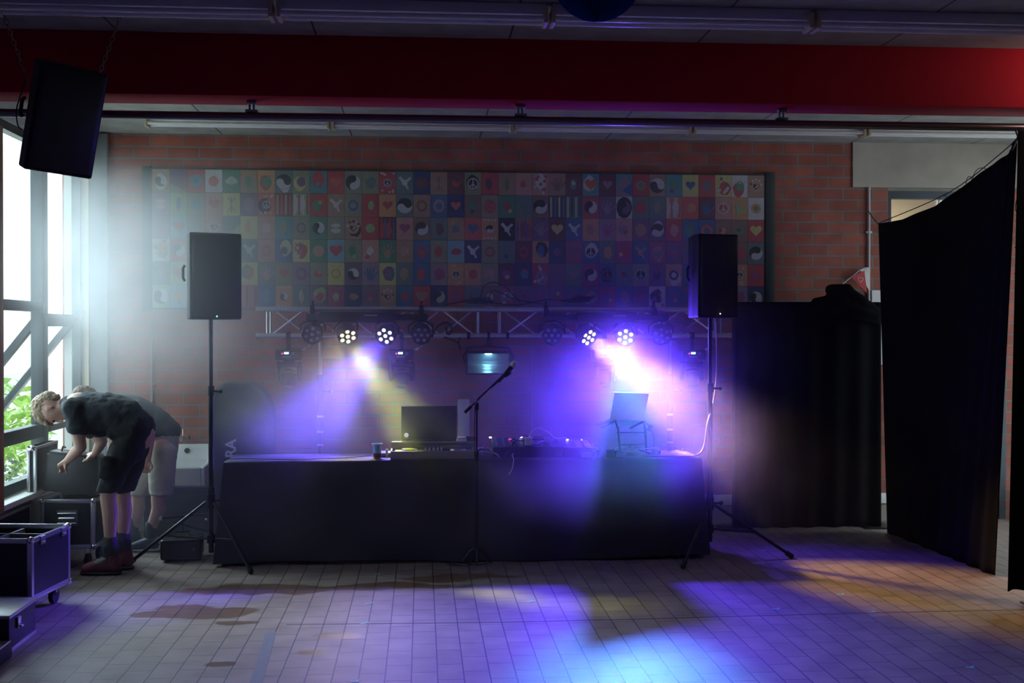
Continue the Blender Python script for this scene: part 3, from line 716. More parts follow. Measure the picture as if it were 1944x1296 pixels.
# left stand and box
lp = atY(400, 640, 8.55)
fr = atH(476, 1084, 0.02); fl = atH(246, 1068, 0.02); back = Vector((lp.x - 0.10, 9.12, 0))
tripod((lp.x, 8.55), 1.86, [fr, fl, back], atY(400, 950, 8.55).z, 'black tripod speaker stand whose foot reaches in front of the black table, beside the men')
c = atY(411, 600, 8.5)
pa_speaker(Vector((c.x - 0.055, 8.56, atY(410, 606, 8.45).z)), 0.37, 0.36, 0.615, math.radians(23), 'black loudspeaker on the tripod nearer the windows, small green light at its foot', (0.0, 0.022, GREEN))
# right stand and box
rp = atY(1348, 640, 8.70)
tripod((rp.x, 8.70), 1.86, [atH(1502, 1055, 0.02), atH(1297, 1074, 0.02), Vector((rp.x - 0.05, 9.5, 0))], atY(1348, 955, 8.70).z, 'dark tripod speaker stand at the table end nearer the black drapes')
c = atY(1349, 600, 8.66)
pa_speaker(Vector((c.x, 8.73, atY(1349, 603, 8.55).z)), 0.33, 0.34, 0.63, math.radians(12), 'black loudspeaker on the tripod beside the black back drape, pale light at its foot', (0.0, 0.03, WLED))
# power cable of the right box, hanging beside the pole to the table
b = MB(); q = Vector((rp.x + 0.03, 8.71, 0))
b.tube([q + Vector((0.02, 0, 1.78)), q + Vector((0.025, 0, 1.4)), q + Vector((0.0, 0.0, 1.17)), q + Vector((-0.06, -0.05, 1.0)), q + Vector((-0.085, -0.07, 0.86)), q + Vector((-0.12, -0.09, 0.79)), q + Vector((-0.18, -0.1, 0.763))], 0.006, 8, 6)
tag(b.build('speaker_cable', mat('grey_cable', (0.5, 0.45, 0.5), 0.5)), 'pale cable looping from the right tripod pole down onto the table', 'cable')

# ------------------------------------------------------------------ aluminium truss on two stands
TY = 9.86; TW = 0.11
zt = atY(925, 587, TY - TW).z; zb = atY(925, 637, TY - TW).z
x0 = atY(486, 587, TY - TW).x; xm = atY(929, 587, TY - TW).x; x1 = atY(1388, 587, TY - TW).x
def truss(xa, xb, label):
    t = thing('truss_section', label, 'truss', ((xa + xb) / 2, TY, zb))
    for z in (zt, zb):
        for y in (TY - TW, TY + TW):
            b = MB(); b.cyl((xa, y, z), (xb, y, z), 0.0215, seg=16); b.cyl((xa - 0.0, y, z), (xa + 0.03, y, z), 0.026, seg=16); b.cyl((xb - 0.03, y, z), (xb, y, z), 0.026, seg=16)
            b.build('chord', ALU, t)
    n = 6; L = (xb - xa - 0.24) / n
    for y, ph in ((TY - TW, 0), (TY + TW, 1)):
        b = MB()
        for e in (xa + 0.09, xb - 0.09): b.cyl((e, y, zb), (e, y, zt), 0.008, seg=8)
        for i in range(n):
            a = xa + 0.12 + i * L; up = (i + ph) % 2 == 0
            b.cyl((a, y, zb if up else zt), (a + L, y, zt if up else zb), 0.008, seg=8)
        b.build('lattice', ALU, t)
    for z, ph in ((zt, 0), (zb, 1)):
        b = MB()
        for e in (xa + 0.09, xb - 0.09): b.cyl((e, TY - TW, z), (e, TY + TW, z), 0.008, seg=8)
        for i in range(n):
            a = xa + 0.12 + i * L; s = 1 if (i + ph) % 2 == 0 else -1
            b.cyl((a, TY - s * TW, z), (a + L, TY + s * TW, z), 0.008, seg=8)
        b.build('lattice', ALU, t)
    return t
truss(x0, xm - 0.002, 'aluminium lattice truss section reaching from the middle towards the windows')
truss(xm + 0.002, x1, 'aluminium lattice truss section reaching from the middle to the black drapes')
def truss_stand(px, label):
    x = atY(px, 700, TY).x; t = thing('lighting_stand', label, 'lighting stand', (x, TY, 0))
    P = lambda z: Vector((x, TY, z))
    b = MB(); b.cyl(P(0.08), P(1.3), 0.024, seg=16); b.build('lower_tube', BLKM, t)
    b = MB(); b.cyl(P(1.3), P(zb - 0.02), 0.015, seg=16); b.build('upper_tube', STEEL, t)
    b = MB(); b.cyl(P(1.12), P(1.34), 0.032, 0.026, seg=16); b.cyl(P(1.2), P(1.2) + Vector((0.08, -0.02, 0)), 0.008); b.sph(P(1.2) + Vector((0.09, -0.02, 0)), 0.016); b.build('winch_collar', BLKM, t)
    for z in (0.98, 0.85, 0.74):
        b = MB(); b.cyl(P(z), P(z + 0.018), 0.026, seg=16); b.build('ring', ALU, t)
    b = MB(); b.box((x, TY, zb - 0.032), (0.06, 0.26, 0.02), bevel=0.003); b.build('truss_adapter', BLKM, t)
    for k in range(3):
        a = PI / 2 + k * 2 * PI / 3; f = Vector((x + math.cos(a) * 0.36, TY + math.sin(a) * 0.26, 0.02)); b = MB(); b.cyl(P(0.55), f, 0.013, seg=10); lg = b.build('leg', BLKM, t)
        b = MB(); b.sph(f, 0.022); b.build('rubber_foot', RUB, lg); b = MB(); b.cyl(P(0.15), P(0.55).lerp(f, 0.55), 0.008, seg=8); b.build('brace', BLKM, t)
truss_stand(608, 'dark winch stand carrying the truss between the green-lit loudspeaker and violet beam')
truss_stand(1272, 'blue-lit winch stand carrying the truss next to the pole of the pale-lit loudspeaker')

# ------------------------------------------------------------------ lamp bars with their par fixtures
LCOL = {'yellow': (1.0, 0.95, 0.30), 'blue': (0.45, 0.50, 1.0), 'amber': (1.0, 0.85, 0.50), 'cyan': (0.4, 1.0, 1.0)}
def lit(n): return mat('lit_lens_' + n, (0.9, 0.9, 0.9), 0.3, emit=LCOL[n], es=3.5, var=0)
LENSD = mat('dark_lens', (0.25, 0.26, 0.28), 0.15)
parlabels = [
 'unlit black seven-lens par lamp above the hanging moving head, nearest the windows',
 'par lamp glowing yellow, pointing down towards the laptop table',
 'par lamp glowing blue-violet, next to the yellow one',
 'unlit black par lamp beside the violet one, above a moving head',
 'unlit black par lamp between the bright blacklight lamp and the warm white one',
 'par lamp glowing warm white, aimed to the drape side of the floor',
 'par lamp glowing cyan, brightest of the row, above the silver laptop',
 'unlit par lamp lost in blue haze beside the stand pole']
barx = []
for k, (a, bb) in enumerate(((0, 3), (4, 7))):
    xa = atY(582 if k == 0 else 1036, 600, TY - 0.19).x; xb = atY(812 if k == 0 else 1268, 600, TY - 0.19).x; z = atY(680, 602, TY - 0.19).z
    t = thing('lamp_bar', ('black lamp bar with four pars on the window half of the truss' if k == 0 else 'blue-lit lamp bar with four pars on the drape half of the truss'), 'lamp bar', ((xa + xb) / 2, TY - 0.19, z))
    yb = TY - 0.19
    b = MB(); b.box(((xa + xb) / 2, yb, z), (xb - xa, 0.06, 0.05), bevel=0.004); b.build('bar', BLK, t)
    xq = atY(680 if k == 0 else 1150, 600, yb).x
    b = MB(); b.box((xq, yb - 0.01, z), (0.62 if k == 0 else 0.50, 0.10, 0.085), bevel=0.006); cb = b.build('control_box', BLK, t)
    b = MB()
    for i in range(9): b.box((xq + 0.06 + i * 0.012, yb - 0.061, z + 0.015), (0.006, 0.002, 0.010))
    b.build('lettering', mat('grey_print', (0.42, 0.42, 0.46), 0.6), cb, smooth=False)
    for px in ((593, 800) if k == 0 else (1036, 1240)):
        x = atY(px, 585, TY - TW).x
        b = MB(); b.cyl((x - 0.018, TY - TW, zt), (x + 0.018, TY - TW, zt), 0.033, seg=14); b.box((x, TY - TW - 0.03, zt - 0.02), (0.03, 0.09, 0.07), bevel=0.004); b.box((x, yb, (z + zt) / 2), (0.03, 0.03, zt - z), bevel=0.003); b.cyl((x, TY - TW, zt + 0.02), (x, TY - TW, zt + 0.07), 0.008)
        b.build('clamp', BLK, t)
    for i in range(a, bb + 1):
        p = par_pos(PARS[i]); aim = (PARS[i][3] - p).normalized()
        pt = thing('par_lamp', parlabels[i], 'stage light', p, group=None)
        q = aim.to_track_quat('Z', 'Y')
        rr = 0.088 if PARS[i][5] == 'square' else 0.084
        b = MB(); b.lathe([(0, -0.11), (rr * 0.6, -0.11), (rr * 0.95, -0.07), (rr, -0.01), (rr, 0.018), (rr * 0.94, 0.018), (rr * 0.92, 0.004), (0, 0.004)], p, axis=aim, seg=8 if PARS[i][5] == 'square' else 24)
        body = b.build('housing', BLK, pt)
        side = (q @ Vector((1, 0, 0)))
        side = Vector((1, 0, 0)) - aim * aim.x; side.normalize()
        pl = p - aim * 0.045
        b = MB(); b.tube([pl + side * (rr + 0.012), pl + side * (rr + 0.014) + Vector((0, 0, 0.06)), Vector((pl.x + side.x * rr * .6, yb, z - 0.035)), Vector((pl.x, yb, z - 0.03)), Vector((pl.x - side.x * rr * .6, yb, z - 0.035)), pl - side * (rr + 0.014) + Vector((0, 0, 0.06)), pl - side * (rr + 0.012)], 0.007, 6)
        b.build('yoke', BLK, pt)
        up2 = aim.cross(side).normalized(); rot0 = 0.35 + i * 0.2
        offs = [(0, 0)] + [(math.cos(rot0 + k2 * PI / 3) * 0.054, math.sin(rot0 + k2 * PI / 3) * 0.054) for k2 in range(6)]
        m = lit(PARS[i][4]) if PARS[i][4] else LENSD
        for (u, v) in offs:
            b = MB(); b.lathe([(0.0155, 0.004), (0.0155, 0.010), (0.010, 0.014), (0, 0.0155)], p + side * u + up2 * v, axis=aim, seg=12); b.build('lens', m, body)

# ------------------------------------------------------------------ moving heads hanging from the lower chord
DISP = mat('blue_display', (0.5, 0.8, 1.0), 0.3, emit=(0.35, 0.75, 1.0), es=3.0, var=0)
REDL = mat('red_led', (1, 0.1, 0.1), 0.3, emit=(1.0, 0.05, 0.15), es=3.0, var=0)
MHD = mat('moving_head_shell', (0.018, 0.019, 0.022), 0.5)
def moving_head(px, label):
    Y = TY - 0.10; t0 = atY(px, 672, Y - 0.12); x = t0.x
    t = thing('moving_head_light', label, 'stage light', (x, Y, t0.z))
    zc = t0.z
    b = MB(); b.box((x, Y, zc - 0.005), (0.205, 0.20, 0.085), bevel=0.012, seg=3); base = b.build('base_housing', MHD, t)
    b = MB(); b.box((x - 0.008, Y - 0.101, zc + 0.008), (0.038, 0.004, 0.017)); b.build('display', DISP, base, smooth=False)
    b = MB(); b.sph((x - 0.042, Y - 0.10, zc + 0.004), 0.006, 8); b.build('status_light', REDL, base)
    b = MB(); b.box((x + 0.045, Y - 0.101, zc + 0.010), (0.026, 0.003, 0.004)); b.box((x + 0.045, Y - 0.101, zc - 0.002), (0.026, 0.003, 0.004)); b.box((x - 0.008, Y - 0.102, zc - 0.022), (0.07, 0.003, 0.006)); b.build('buttons', mat('grey_print', (0.42, 0.42, 0.46), 0.6), base, smooth=False)
    b = MB(); b.cyl((x, Y, zc - 0.045), (x, Y, zc - 0.075), 0.05, seg=20); b.build('swivel', MHD, t)
    b = MB(); b.box((x, Y, zc - 0.09), (0.20, 0.10, 0.04), bevel=0.012, seg=3); 
    for s in (-1, 1): b.hull([((x + s * 0.088, Y, zc - 0.10), (0.022, 0.055, 0.04)), ((x + s * 0.088, Y, zc - 0.19), (0.022, 0.045, 0.04))], 12)
    b.build('yoke_arms', MHD, t)
    b = MB(); b.hull([((x, Y - 0.02, zc - 0.17), (0.060, 0.07, 0.05)), ((x, Y - 0.045, zc - 0.235), (0.052, 0.058, 0.045))], 18); hd = b.build('lamp_head', MHD, t)
    b = MB(); b.lathe([(0.045, 0), (0.048, 0.006), (0.038, 0.012), (0, 0.012)], (x, Y - 0.065, zc - 0.265), axis=(0, -0.35, -1), seg=20); b.build('front_lens', LENSD, hd)
    b = MB(); b.lathe([(0.0625, -0.006), (0.066, 0), (0.0625, 0.006)], (x, Y - 0.02, zc - 0.165), axis=(0, -0.35, -1), seg=24); b.build('trim_ring', mat('bronze_ring', (0.25, 0.16, 0.12), 0.4), hd)
    yc = TY - TW
    b = MB(); b.box((x, Y, zc + 0.055), (0.03, 0.03, 0.05), bevel=0.003); b.cyl((x - 0.018, yc, zb), (x + 0.018, yc, zb), 0.034, seg=14); b.box((x, yc, (zb + zc) / 2 + 0.02), (0.03, 0.045, zb - zc - 0.02), bevel=0.004); b.build('clamp', BLK, t)
    # safety wire with clip
    b = MB(); p = Vector((x + 0.10, Y, zc + 0.03)); b.tube([p, p + Vector((0.04, -0.01, 0.015)), p + Vector((0.075, -0.02, 0.05)), p + Vector((0.07, -0.01, 0.13))], 0.002, 5, 4); b.tube([p + Vector((0.012, 0, 0.004)), p + Vector((0.03, -0.012, 0.022)), p + Vector((0.045, -0.01, 0.018)), p + Vector((0.03, 0, 0.0)), p + Vector((0.012, 0, 0.004))], 0.003, 6); b.build('safety_wire', ALU, t)
    return t
moving_head(545, 'black moving head hanging under the truss beside the lighting stand, nearest the windows')
moving_head(762, 'black moving head hanging in yellow haze below the unlit par')
moving_head(1151, 'moving head veiled by the bright cyan beam, only its display showing')
moving_head(1319, 'blue-hazed moving head hanging beside the pole of the pale-lit loudspeaker')

# floodlight in the middle
Y = TY - 0.08; c = atY(928, 689, Y - 0.06)
t = thing('flood_lamp', 'wide black flood lamp with cyan-lit reflector hanging from mid truss', 'stage light', (c.x, Y, c.z))
W, H = 0.36, 0.175
b = MB()
for (dx, dz, sx, sz) in ((0, H / 2 + 0.004, W + 0.03, 0.022), (0, -H / 2 - 0.004, W + 0.03, 0.014), (-W / 2 - 0.006, 0, 0.014, H), (W / 2 + 0.006, 0, 0.014, H)): b.box((c.x + dx, Y - 0.06 + 0.045, c.z + dz), (sx, 0.11, sz), bevel=0.003)
b.box((c.x, Y + 0.045, c.z), (W, 0.01, H)); b.build('housing', BLK, t)
b = MB()
b.grid(lambda u, v: Vector((c.x + (u - .5) * W * 0.985, Y + 0.035 - 0.055 * (abs(2 * v - 1) ** 1.6), c.z + (v - .5) * H * 0.97)), 8, 12); b.build('reflector', mat('satin_reflector', (0.8, 0.8, 0.82), 0.35, 0.6), t)
b = MB(); b.cyl((c.x - W / 2 + 0.02, Y - 0.005, c.z + 0.004), (c.x + W / 2 - 0.02, Y - 0.005, c.z + 0.004), 0.005); b.build('lamp_tube', mat('clear_tube', (0.7, 0.75, 0.8), 0.1), t)
b = MB(); b.sph((c.x, Y - 0.015, c.z + H / 2 - 0.012), (0.03, 0.012, 0.006), 12); b.build('led_source', mat('cyan_led', (0.5, 1, 1), 0.3, emit=(0.45, 1.0, 1.0), es=14, var=0), t)
spot('flood_led', (c.x, Y - 0.05, c.z + H / 2 - 0.008), (c.x, Y + 0.03, c.z + H / 2 - 0.03), (0.12, 0.65, 1.0), 0.8, 150, 1.0, 0.012)
b = MB(); b.tube([(c.x - W / 2 - 0.02, Y, c.z), (c.x - W / 2 - 0.035, Y, c.z + 0.06), (c.x - W / 2 + 0.01, Y, c.z + 0.13), (c.x, Y, c.z + 0.14), (c.x + W / 2 - 0.01, Y, c.z + 0.13), (c.x + W / 2 + 0.035, Y, c.z + 0.06), (c.x + W / 2 + 0.02, Y, c.z)], 0.007, 6)
for dx in (-0.17, 0, 0.16):
    b.cyl((c.x + dx - 0.012, TY - TW, zb), (c.x + dx + 0.012, TY - TW, zb), 0.031, seg=12)
    if dx == 0: b.box((c.x, TY - TW, (zb + c.z + 0.14) / 2), (0.028, 0.03, abs(zb - c.z - 0.14) + 0.01))
b.build('yoke', BLK, t)

# cables lying on and around the truss
def cable(name, pts, r, m, label, group=None, n=6, cat='cable'):
    b = MB(); b.tube(pts, r, 8, n); return tag(b.build(name, m), label, cat, group)
def A(px, py, Y): return atY(px, py, Y + 0.26)
cable('signal_cable', [A(845, 578, 9.6), A(880, 572, 9.58), A(915, 566, 9.58), A(940, 575, 9.6), A(985, 579, 9.55), A(1040, 568, 9.6), A(1085, 572, 9.6)], 0.005, CABLE, 'black cable running loosely along the top of the truss')
cable('signal_cable', [A(912, 574, 9.62), A(918, 545, 9.66), A(936, 536, 9.66), A(958, 543, 9.64), A(975, 560, 9.62), A(988, 575, 9.6)], 0.005, CABLE, 'black cable arching above the middle of the truss')
cable('signal_cable', [A(925, 575, 9.56), A(934, 552, 9.58), A(952, 556, 9.58), A(980, 568, 9.56), A(1030, 577, 9.56)], 0.005, CABLE, 'smaller black cable loop beneath the arching one on the truss')
cable('signal_cable', [A(820, 640, 9.46), A(828, 622, 9.46), A(846, 612, 9.47), A(856, 618, 9.47), A(857, 630, 9.47), A(850, 634, 9.47), A(846, 620, 9.46)], 0.008, CABLE, 'thick black cable bent into a hook on the lattice')
cable('signal_cable', [A(843, 640, 9.46), A(868, 650, 9.46), A(874, 664, 9.47), A(871, 645, 9.47), A(884, 636, 9.5)], 0.006, CABLE, 'black cable drooping beside the flood lamp')
for i, (px0, py) in enumerate(((885, 574), (1092, 571))):
    b = MB(); rr = random.Random(i)
    p = A(px0, py, 9.6)
    for k in range(4):
        pts = []
        for j in range(11):
            a = 2 * PI * j / 10; pts.append(p + Vector((math.cos(a) * (0.12 - k * 0.012) + (0.03 * k if i else 0.12), math.sin(a) * 0.08, 0.0 + k * 0.012 + 0.008 * math.sin(3 * a + k))))
        b.tube(pts, 0.006, 6, 3)
    tag(b.build('cable_coil', CABLE), 'coil of black cable resting on the truss, ' + ('left of the arching cable' if i == 0 else 'over the drape half'), 'cable')

# ------------------------------------------------------------------ tables under one black cloth, and what stands on it
TX0, TX1, TF, TB, TH = -1.435, 2.10, 8.57, 9.07, 0.75
tm = (TX0 + TX1) / 2
for i, (a, bb) in enumerate(((TX0 + 0.02, tm - 0.005), (tm + 0.005, TX1 - 0.02))):
    t = thing('folding_table', 'folding table hidden beneath the black cloth, ' + ('window half' if i == 0 else 'drape half'), 'table', ((a + bb) / 2, (TF + TB) / 2, 0))
    b = MB(); b.box(((a + bb) / 2, (TF + TB) / 2, TH - 0.02), (bb - a, TB - TF - 0.03, 0.03), bevel=0.004); b.build('table_top', WHT, t)
    for x in (a + 0.15, bb - 0.15):
        for y in (TF + 0.06, TB - 0.06):
            b = MB(); b.cyl((x, y, 0), (x, y, TH - 0.035), 0.013); b.build('leg', STEEL, t)
def tablecloth():
    b = MB(); pts = []; r = 0.03
    per = []
    n = 60
    for i in range(n): per.append((TX0 + (TX1 - TX0) * i / n, TF, 0, -1))
    for i in range(10): per.append((TX1, TF + (TB - TF) * i / 10, 1, 0))
    for i in range(n): per.append((TX1 - (TX1 - TX0) * i / n, TB, 0, 1))
    for i in range(10): per.append((TX0, TB - (TB - TF) * i / 10, -1, 0))
    rings = []; N = len(per)
    for j, q in enumerate((0.0, 0.015, 0.05, 0.2, 0.4, 0.6, 0.8, 1.0)):
        ring = []
        for i, (x, y, nx, ny) in enumerate(per):
            if i == 0: nx, ny = -0.7, -0.7
            if i == n: nx, ny = 0.7, -0.7
            s = i / N * (2 * (TX1 - TX0) + 1)
            w = (0.006 + 0.03 * q) * (math.sin(s * 9 + 1.3 * math.sin(s * 3.1)) * 0.5 + 0.5) + 0.02 * q
            if i in (0, n): w += 0.06 * q
            z = TH + 0.006 - q * (TH - 0.015 - (0.0 if ny >= 0 else 0.012 * math.sin(s * 2.2)))
            if j == 0: w = -0.004
            ring.append(b.bm.verts.new((x + nx * w, y + ny * w, max(z, 0.006))))
        rings.append(ring)
    for j in range(len(rings) - 1):
        for i in range(N): b.bm.faces.new((rings[j][i], rings[j][(i + 1) % N], rings[j + 1][(i + 1) % N], rings[j + 1][i]))
    b.bm.faces.new(rings[0][::-1])
    o = b.build('tablecloth', TCLOTH, base=((TX0 + TX1) / 2, (TF + TB) / 2, TH), angle=60)
    tag(o, 'long black cloth covering the DJ table down to the floor', 'tablecloth')
tablecloth()
TZ = TH + 0.008
GREYM = mat('grey_aluminium_trim', (0.30, 0.27, 0.27), 0.5, 0.3)
# flight case tray with controller and raised laptop shelf
xa = atY(741, 860, 8.6).x; xb = atY(906, 860, 8.6).x; xc = (xa + xb) / 2
t = thing('controller_case', 'low grey-edged flight case tray with a raised laptop shelf, on the black table', 'case', (xc, 8.8, TZ))
b = MB(); b.box((xc, 8.605, TZ + 0.035), (xb - xa, 0.012, 0.052), bevel=0.003); b.box((xa + 0.006, 8.80, TZ + 0.035), (0.012, 0.38, 0.052)); b.box((xb - 0.006, 8.80, TZ + 0.035), (0.012, 0.38, 0.052)); b.box((xc, 8.80, TZ + 0.006), (xb - xa, 0.40, 0.012)); b.box((xc, 8.995, TZ + 0.035), (xb - xa, 0.012, 0.052)); b.build('tray', GREYM, t)
b = MB(); b.box((xc, 8.93, TZ + 0.090), (xb - xa, 0.20, 0.012)); b.box((xc, 8.835, TZ + 0.085), (xb - xa, 0.010, 0.048), bevel=0.002)
for x in (xa + 0.012, xb - 0.012): b.box((x, 8.93, TZ + 0.06), (0.02, 0.18, 0.06))
b.build('laptop_shelf', GREYM, t)
t = thing('dj_controller', 'black DJ controller with jog wheels lying in the grey tray', 'mixer', (xc, 8.72, TZ + 0.012))
b = MB(); b.box((xc, 8.715, TZ + 0.034), (xb - xa - 0.06, 0.19, 0.04), bevel=0.005); b.build('body', BLK, t)
for x in (xa + 0.14, xb - 0.14):
    b = MB(); b.cyl((x, 8.72, TZ + 0.054), (x, 8.72, TZ + 0.066), 0.062, 0.058, seg=28); b.build('jog_wheel', mat('jog_wheel_top', (0.3, 0.3, 0.3), 0.3, 0.7), t)
rr = random.Random(5)
for i in range(5):
    for j in range(3):
        x = xc - 0.06 + i * 0.03; y = 8.66 + j * 0.045; b = MB(); b.cyl((x, y, TZ + 0.054), (x, y, TZ + 0.072), 0.008, 0.006, seg=10); b.build('knob', mat('grey_knob', (0.35, 0.35, 0.33), 0.4), t)
# laptop seen from behind
lx0 = atY(762, 800, 8.92).x; lx1 = atY(867, 800, 8.92).x; lc = (lx0 + lx1) / 2; zz = TZ + 0.097
t = thing('laptop', 'open black laptop seen from behind with pale round emblem on its lid', 'laptop', (lc, 8.92, zz))
b = MB(); b.box((lc, 8.99, zz + 0.011), (lx1 - lx0, 0.22, 0.022), bevel=0.005); b.build('base', BLK, t)
lh = atY(762, 771, 8.86).z - zz; R = Euler((math.radians(8), 0, 0))
b = MB(); b.box((lc, 8.885 - 0.0, zz + lh / 2 + 0.002), (lx1 - lx0, 0.012, lh), rot=R, bevel=0.005, seg=3); b.build('lid', mat('glossy_black_lid', (0.016, 0.017, 0.022), 0.3), t)
pl = atY(771.5, 826, 8.86); 
b = MB(); b.cyl((pl.x, 8.9, pl.z), (pl.x, 8.897, pl.z), 0.0165, seg=24)
for v in list(b.bm.verts): pass
em = b.build('emblem', mat('glowing_emblem', (0.6, 0.62, 0.75), 0.4, emit=(0.6, 0.65, 0.9), es=0.55), t)  # weak glow put into the emblem so it reads pale
em.location.y -= 0.018 + 0.0
b = MB(); b.box((pl.x - 0.004, 8.877, pl.z), (0.002, 0.002, 0.016), rot=Euler((0, 0.25, 0))); b.box((pl.x + 0.001, 8.877, pl.z - 0.002), (0.002, 0.002, 0.010), rot=Euler((0, 0.25, 0))); b.box((pl.x + 0.006, 8.877, pl.z - 0.003), (0.002, 0.002, 0.016), rot=Euler((0, 0.25, 0))); b.build('emblem_letters', mat('emblem_ink', (0.3, 0.33, 0.45), 0.5), em)
# things on the shelf right of the laptop
x = atY(876, 828, 8.9).x
b = MB(); b.box((x, 8.9, zz + 0.012), (0.078, 0.07, 0.022), bevel=0.006, seg=3); b.box((x, 8.9, zz + 0.031), (0.06, 0.05, 0.016), bevel=0.003); tag(b.build('white_adapter', mat('white_plastic', (0.75, 0.74, 0.70), 0.4)), 'small white adapter box on the shelf beside the black laptop', 'adapter')
x = atY(895, 828, 8.9).x
b = MB(); b.box((x + 0.005, 8.92, zz + 0.02), (0.085, 0.09, 0.038), bevel=0.004); tag(b.build('interface_box', BLK), 'small black box on the laptop shelf behind the microphone pole', 'box')
# cup with drink
c = atY(716, 855, 8.72)
t = thing('plastic_cup', 'tapered blue-lit plastic cup with dark red drink in the bottom', 'cup', (c.x, 8.72, TZ))
CUPM = mat('blue_lit_cup_tint', (0.25, 0.5, 0.85), 0.3)  # blue of the stage light painted into the cup colour
b = MB(); b.lathe([(0.0, 0), (0.026, 0), (0.029, 0.036), (0.0345, 0.098), (0.040, 0.100), (0.040, 0.106), (0.034, 0.104), (0.028, 0.037), (0.0, 0.037)], (c.x, 8.72, TZ), seg=28); b.build('cup_wall', CUPM, t)
b = MB(); b.lathe([(0.0, 0.002), (0.0268, 0.002), (0.0297, 0.036), (0.0, 0.036)], (c.x, 8.72, TZ), seg=28); b.build('drink', mat('dark_red_drink', (0.14, 0.015, 0.01), 0.2), t)
b = MB(); b.lathe([(0.0385, 0.099), (0.0415, 0.1), (0.0415, 0.108), (0.0385, 0.108), (0.0385, 0.099)], (c.x, 8.72, TZ), seg=28); b.build('rim', mat('white_plastic', (0.75, 0.74, 0.70), 0.4), t)
c = atY(729, 862, 8.80)
b = MB(); b.lathe([(0, 0), (0.06, 0), (0.085, 0.02), (0.088, 0.03), (0.08, 0.026), (0.055, 0.008), (0, 0.008)], (c.x, 8.86, TZ), seg=28); tag(b.build('plate', mat('white_plastic', (0.75, 0.74, 0.70), 0.4)), 'shallow pale dish on the table behind the blue cup', 'dish')
c = atY(740, 856, 8.8); b = MB(); b.box((c.x - 0.022, 8.78, TZ + 0.03), (0.02, 0.03, 0.06), bevel=0.004); tag(b.build('lighter', mat('white_plastic', (0.75, 0.74, 0.70), 0.4)), 'small upright white object at the left end of the tray', 'small box')
def T2(px, py, Y, z=None):
    p = atY(px, py, Y); p.z = TZ + (z if z is not None else 0.006); return p
def tcable(pts, r, m, label, n=6): 
    b = MB(); b.tube(pts, r, 6, n); return tag(b.build('table_cable', m), label, 'cable')
tcable([T2(430, 868, 8.66), T2(470, 868, 8.7), T2(505, 868, 8.63), T2(560, 868, 8.6), T2(610, 868, 8.66), T2(650, 868, 8.68), T2(680, 868, 8.75), T2(705, 868, 8.86)], 0.003, CABLE, 'thin black cable wandering along the bare left part of the table')

# audio mixer heap
def gear(x0p, x1p, Y, dy, h, name, label, m=BLK, tilt=0.0, cat='audio gear', z=0.0):
    xa = atY(x0p, 860, Y).x; xb = atY(x1p, 860, Y).x; t = thing(name, label, cat, ((xa + xb) / 2, Y, TZ + z))
    b = MB(); b.prism([(-dy / 2, 0), (dy / 2, 0), (dy / 2, h + tilt), (-dy / 2, h)], lambda u, v, d: Vector((d, Y + u, TZ + z + v)), xa, xb)
    o = b.build('body', m, t, smooth=False); md = o.modifiers.new('bevel', 'BEVEL'); md.width = 0.004; md.segments = 2
    return t, xa, xb
DK = mat('dark_gear_paint', (0.03, 0.032, 0.04), 0.4)
t, xa, xb = gear(934, 1062, 8.83, 0.30, 0.075, 'audio_mixer', 'black sloping audio mixer with rows of knobs, heaped with cables', DK, 0.05)
rr = random.Random(11)
for i in range(9):
    for j in range(4):
        x = xa + 0.03 + i * (xb - xa - 0.06) / 8; y = 8.73 + j * 0.065; z = TZ + 0.075 + 0.05 * ((y - 8.68) / 0.30)
        b = MB(); b.cyl((x, y, z - 0.003), (x, y, z + 0.014), 0.008, 0.0065, seg=10); b.build('knob', mat(rr.choice(['knob_grey', 'knob_blue', 'knob_white']), rr.choice([(0.3, 0.3, 0.3)]), 0.4), t)
for px, col, nm in ((931, (1.0, 1.0, 0.9), 'warm'), (989, (1, 1, 0.95), 'warm')):
    p = atY(px, 832, 8.93); b = MB(); b.sph((p.x, 8.93, TZ + 0.128), (0.012, 0.01, 0.006), 10); b.build('indicator', mat('indicator_' + nm, (1, 1, 1), 0.3, emit=col, es=3.5, var=0), t)
p = atY(968, 837, 8.9); b = MB(); b.box((p.x, 8.88, TZ + 0.117), (0.022, 0.012, 0.006)); b.build('indicator', REDL, t)
t, xa, xb = gear(1066, 1128, 8.80, 0.26, 0.07, 'dj_mixer', 'compact black DJ mixer in blue light, two bright indicators', DK, 0.035)
for i in range(4):
    for j in range(4):
        x = xa + 0.03 + i * (xb - xa - 0.06) / 3; y = 8.71 + j * 0.06; z = TZ + 0.07 + 0.035 * ((y - 8.67) / 0.26)
        b = MB(); b.cyl((x, y, z - 0.003), (x, y, z + 0.016), 0.008, 0.0065, seg=10); b.build('knob', mat('knob_blue', (0.3, 0.3, 0.3), 0.4), t)
for px in (1077, 1103):
    p = atY(px, 832, 8.9); b = MB(); b.sph((p.x, 8.9, TZ + 0.108), (0.010, 0.01, 0.005), 10); b.build('indicator', mat('indicator_warm', (1, 1, 1), 0.3, emit=(1, 1, 0.9), es=3.5, var=0), t)
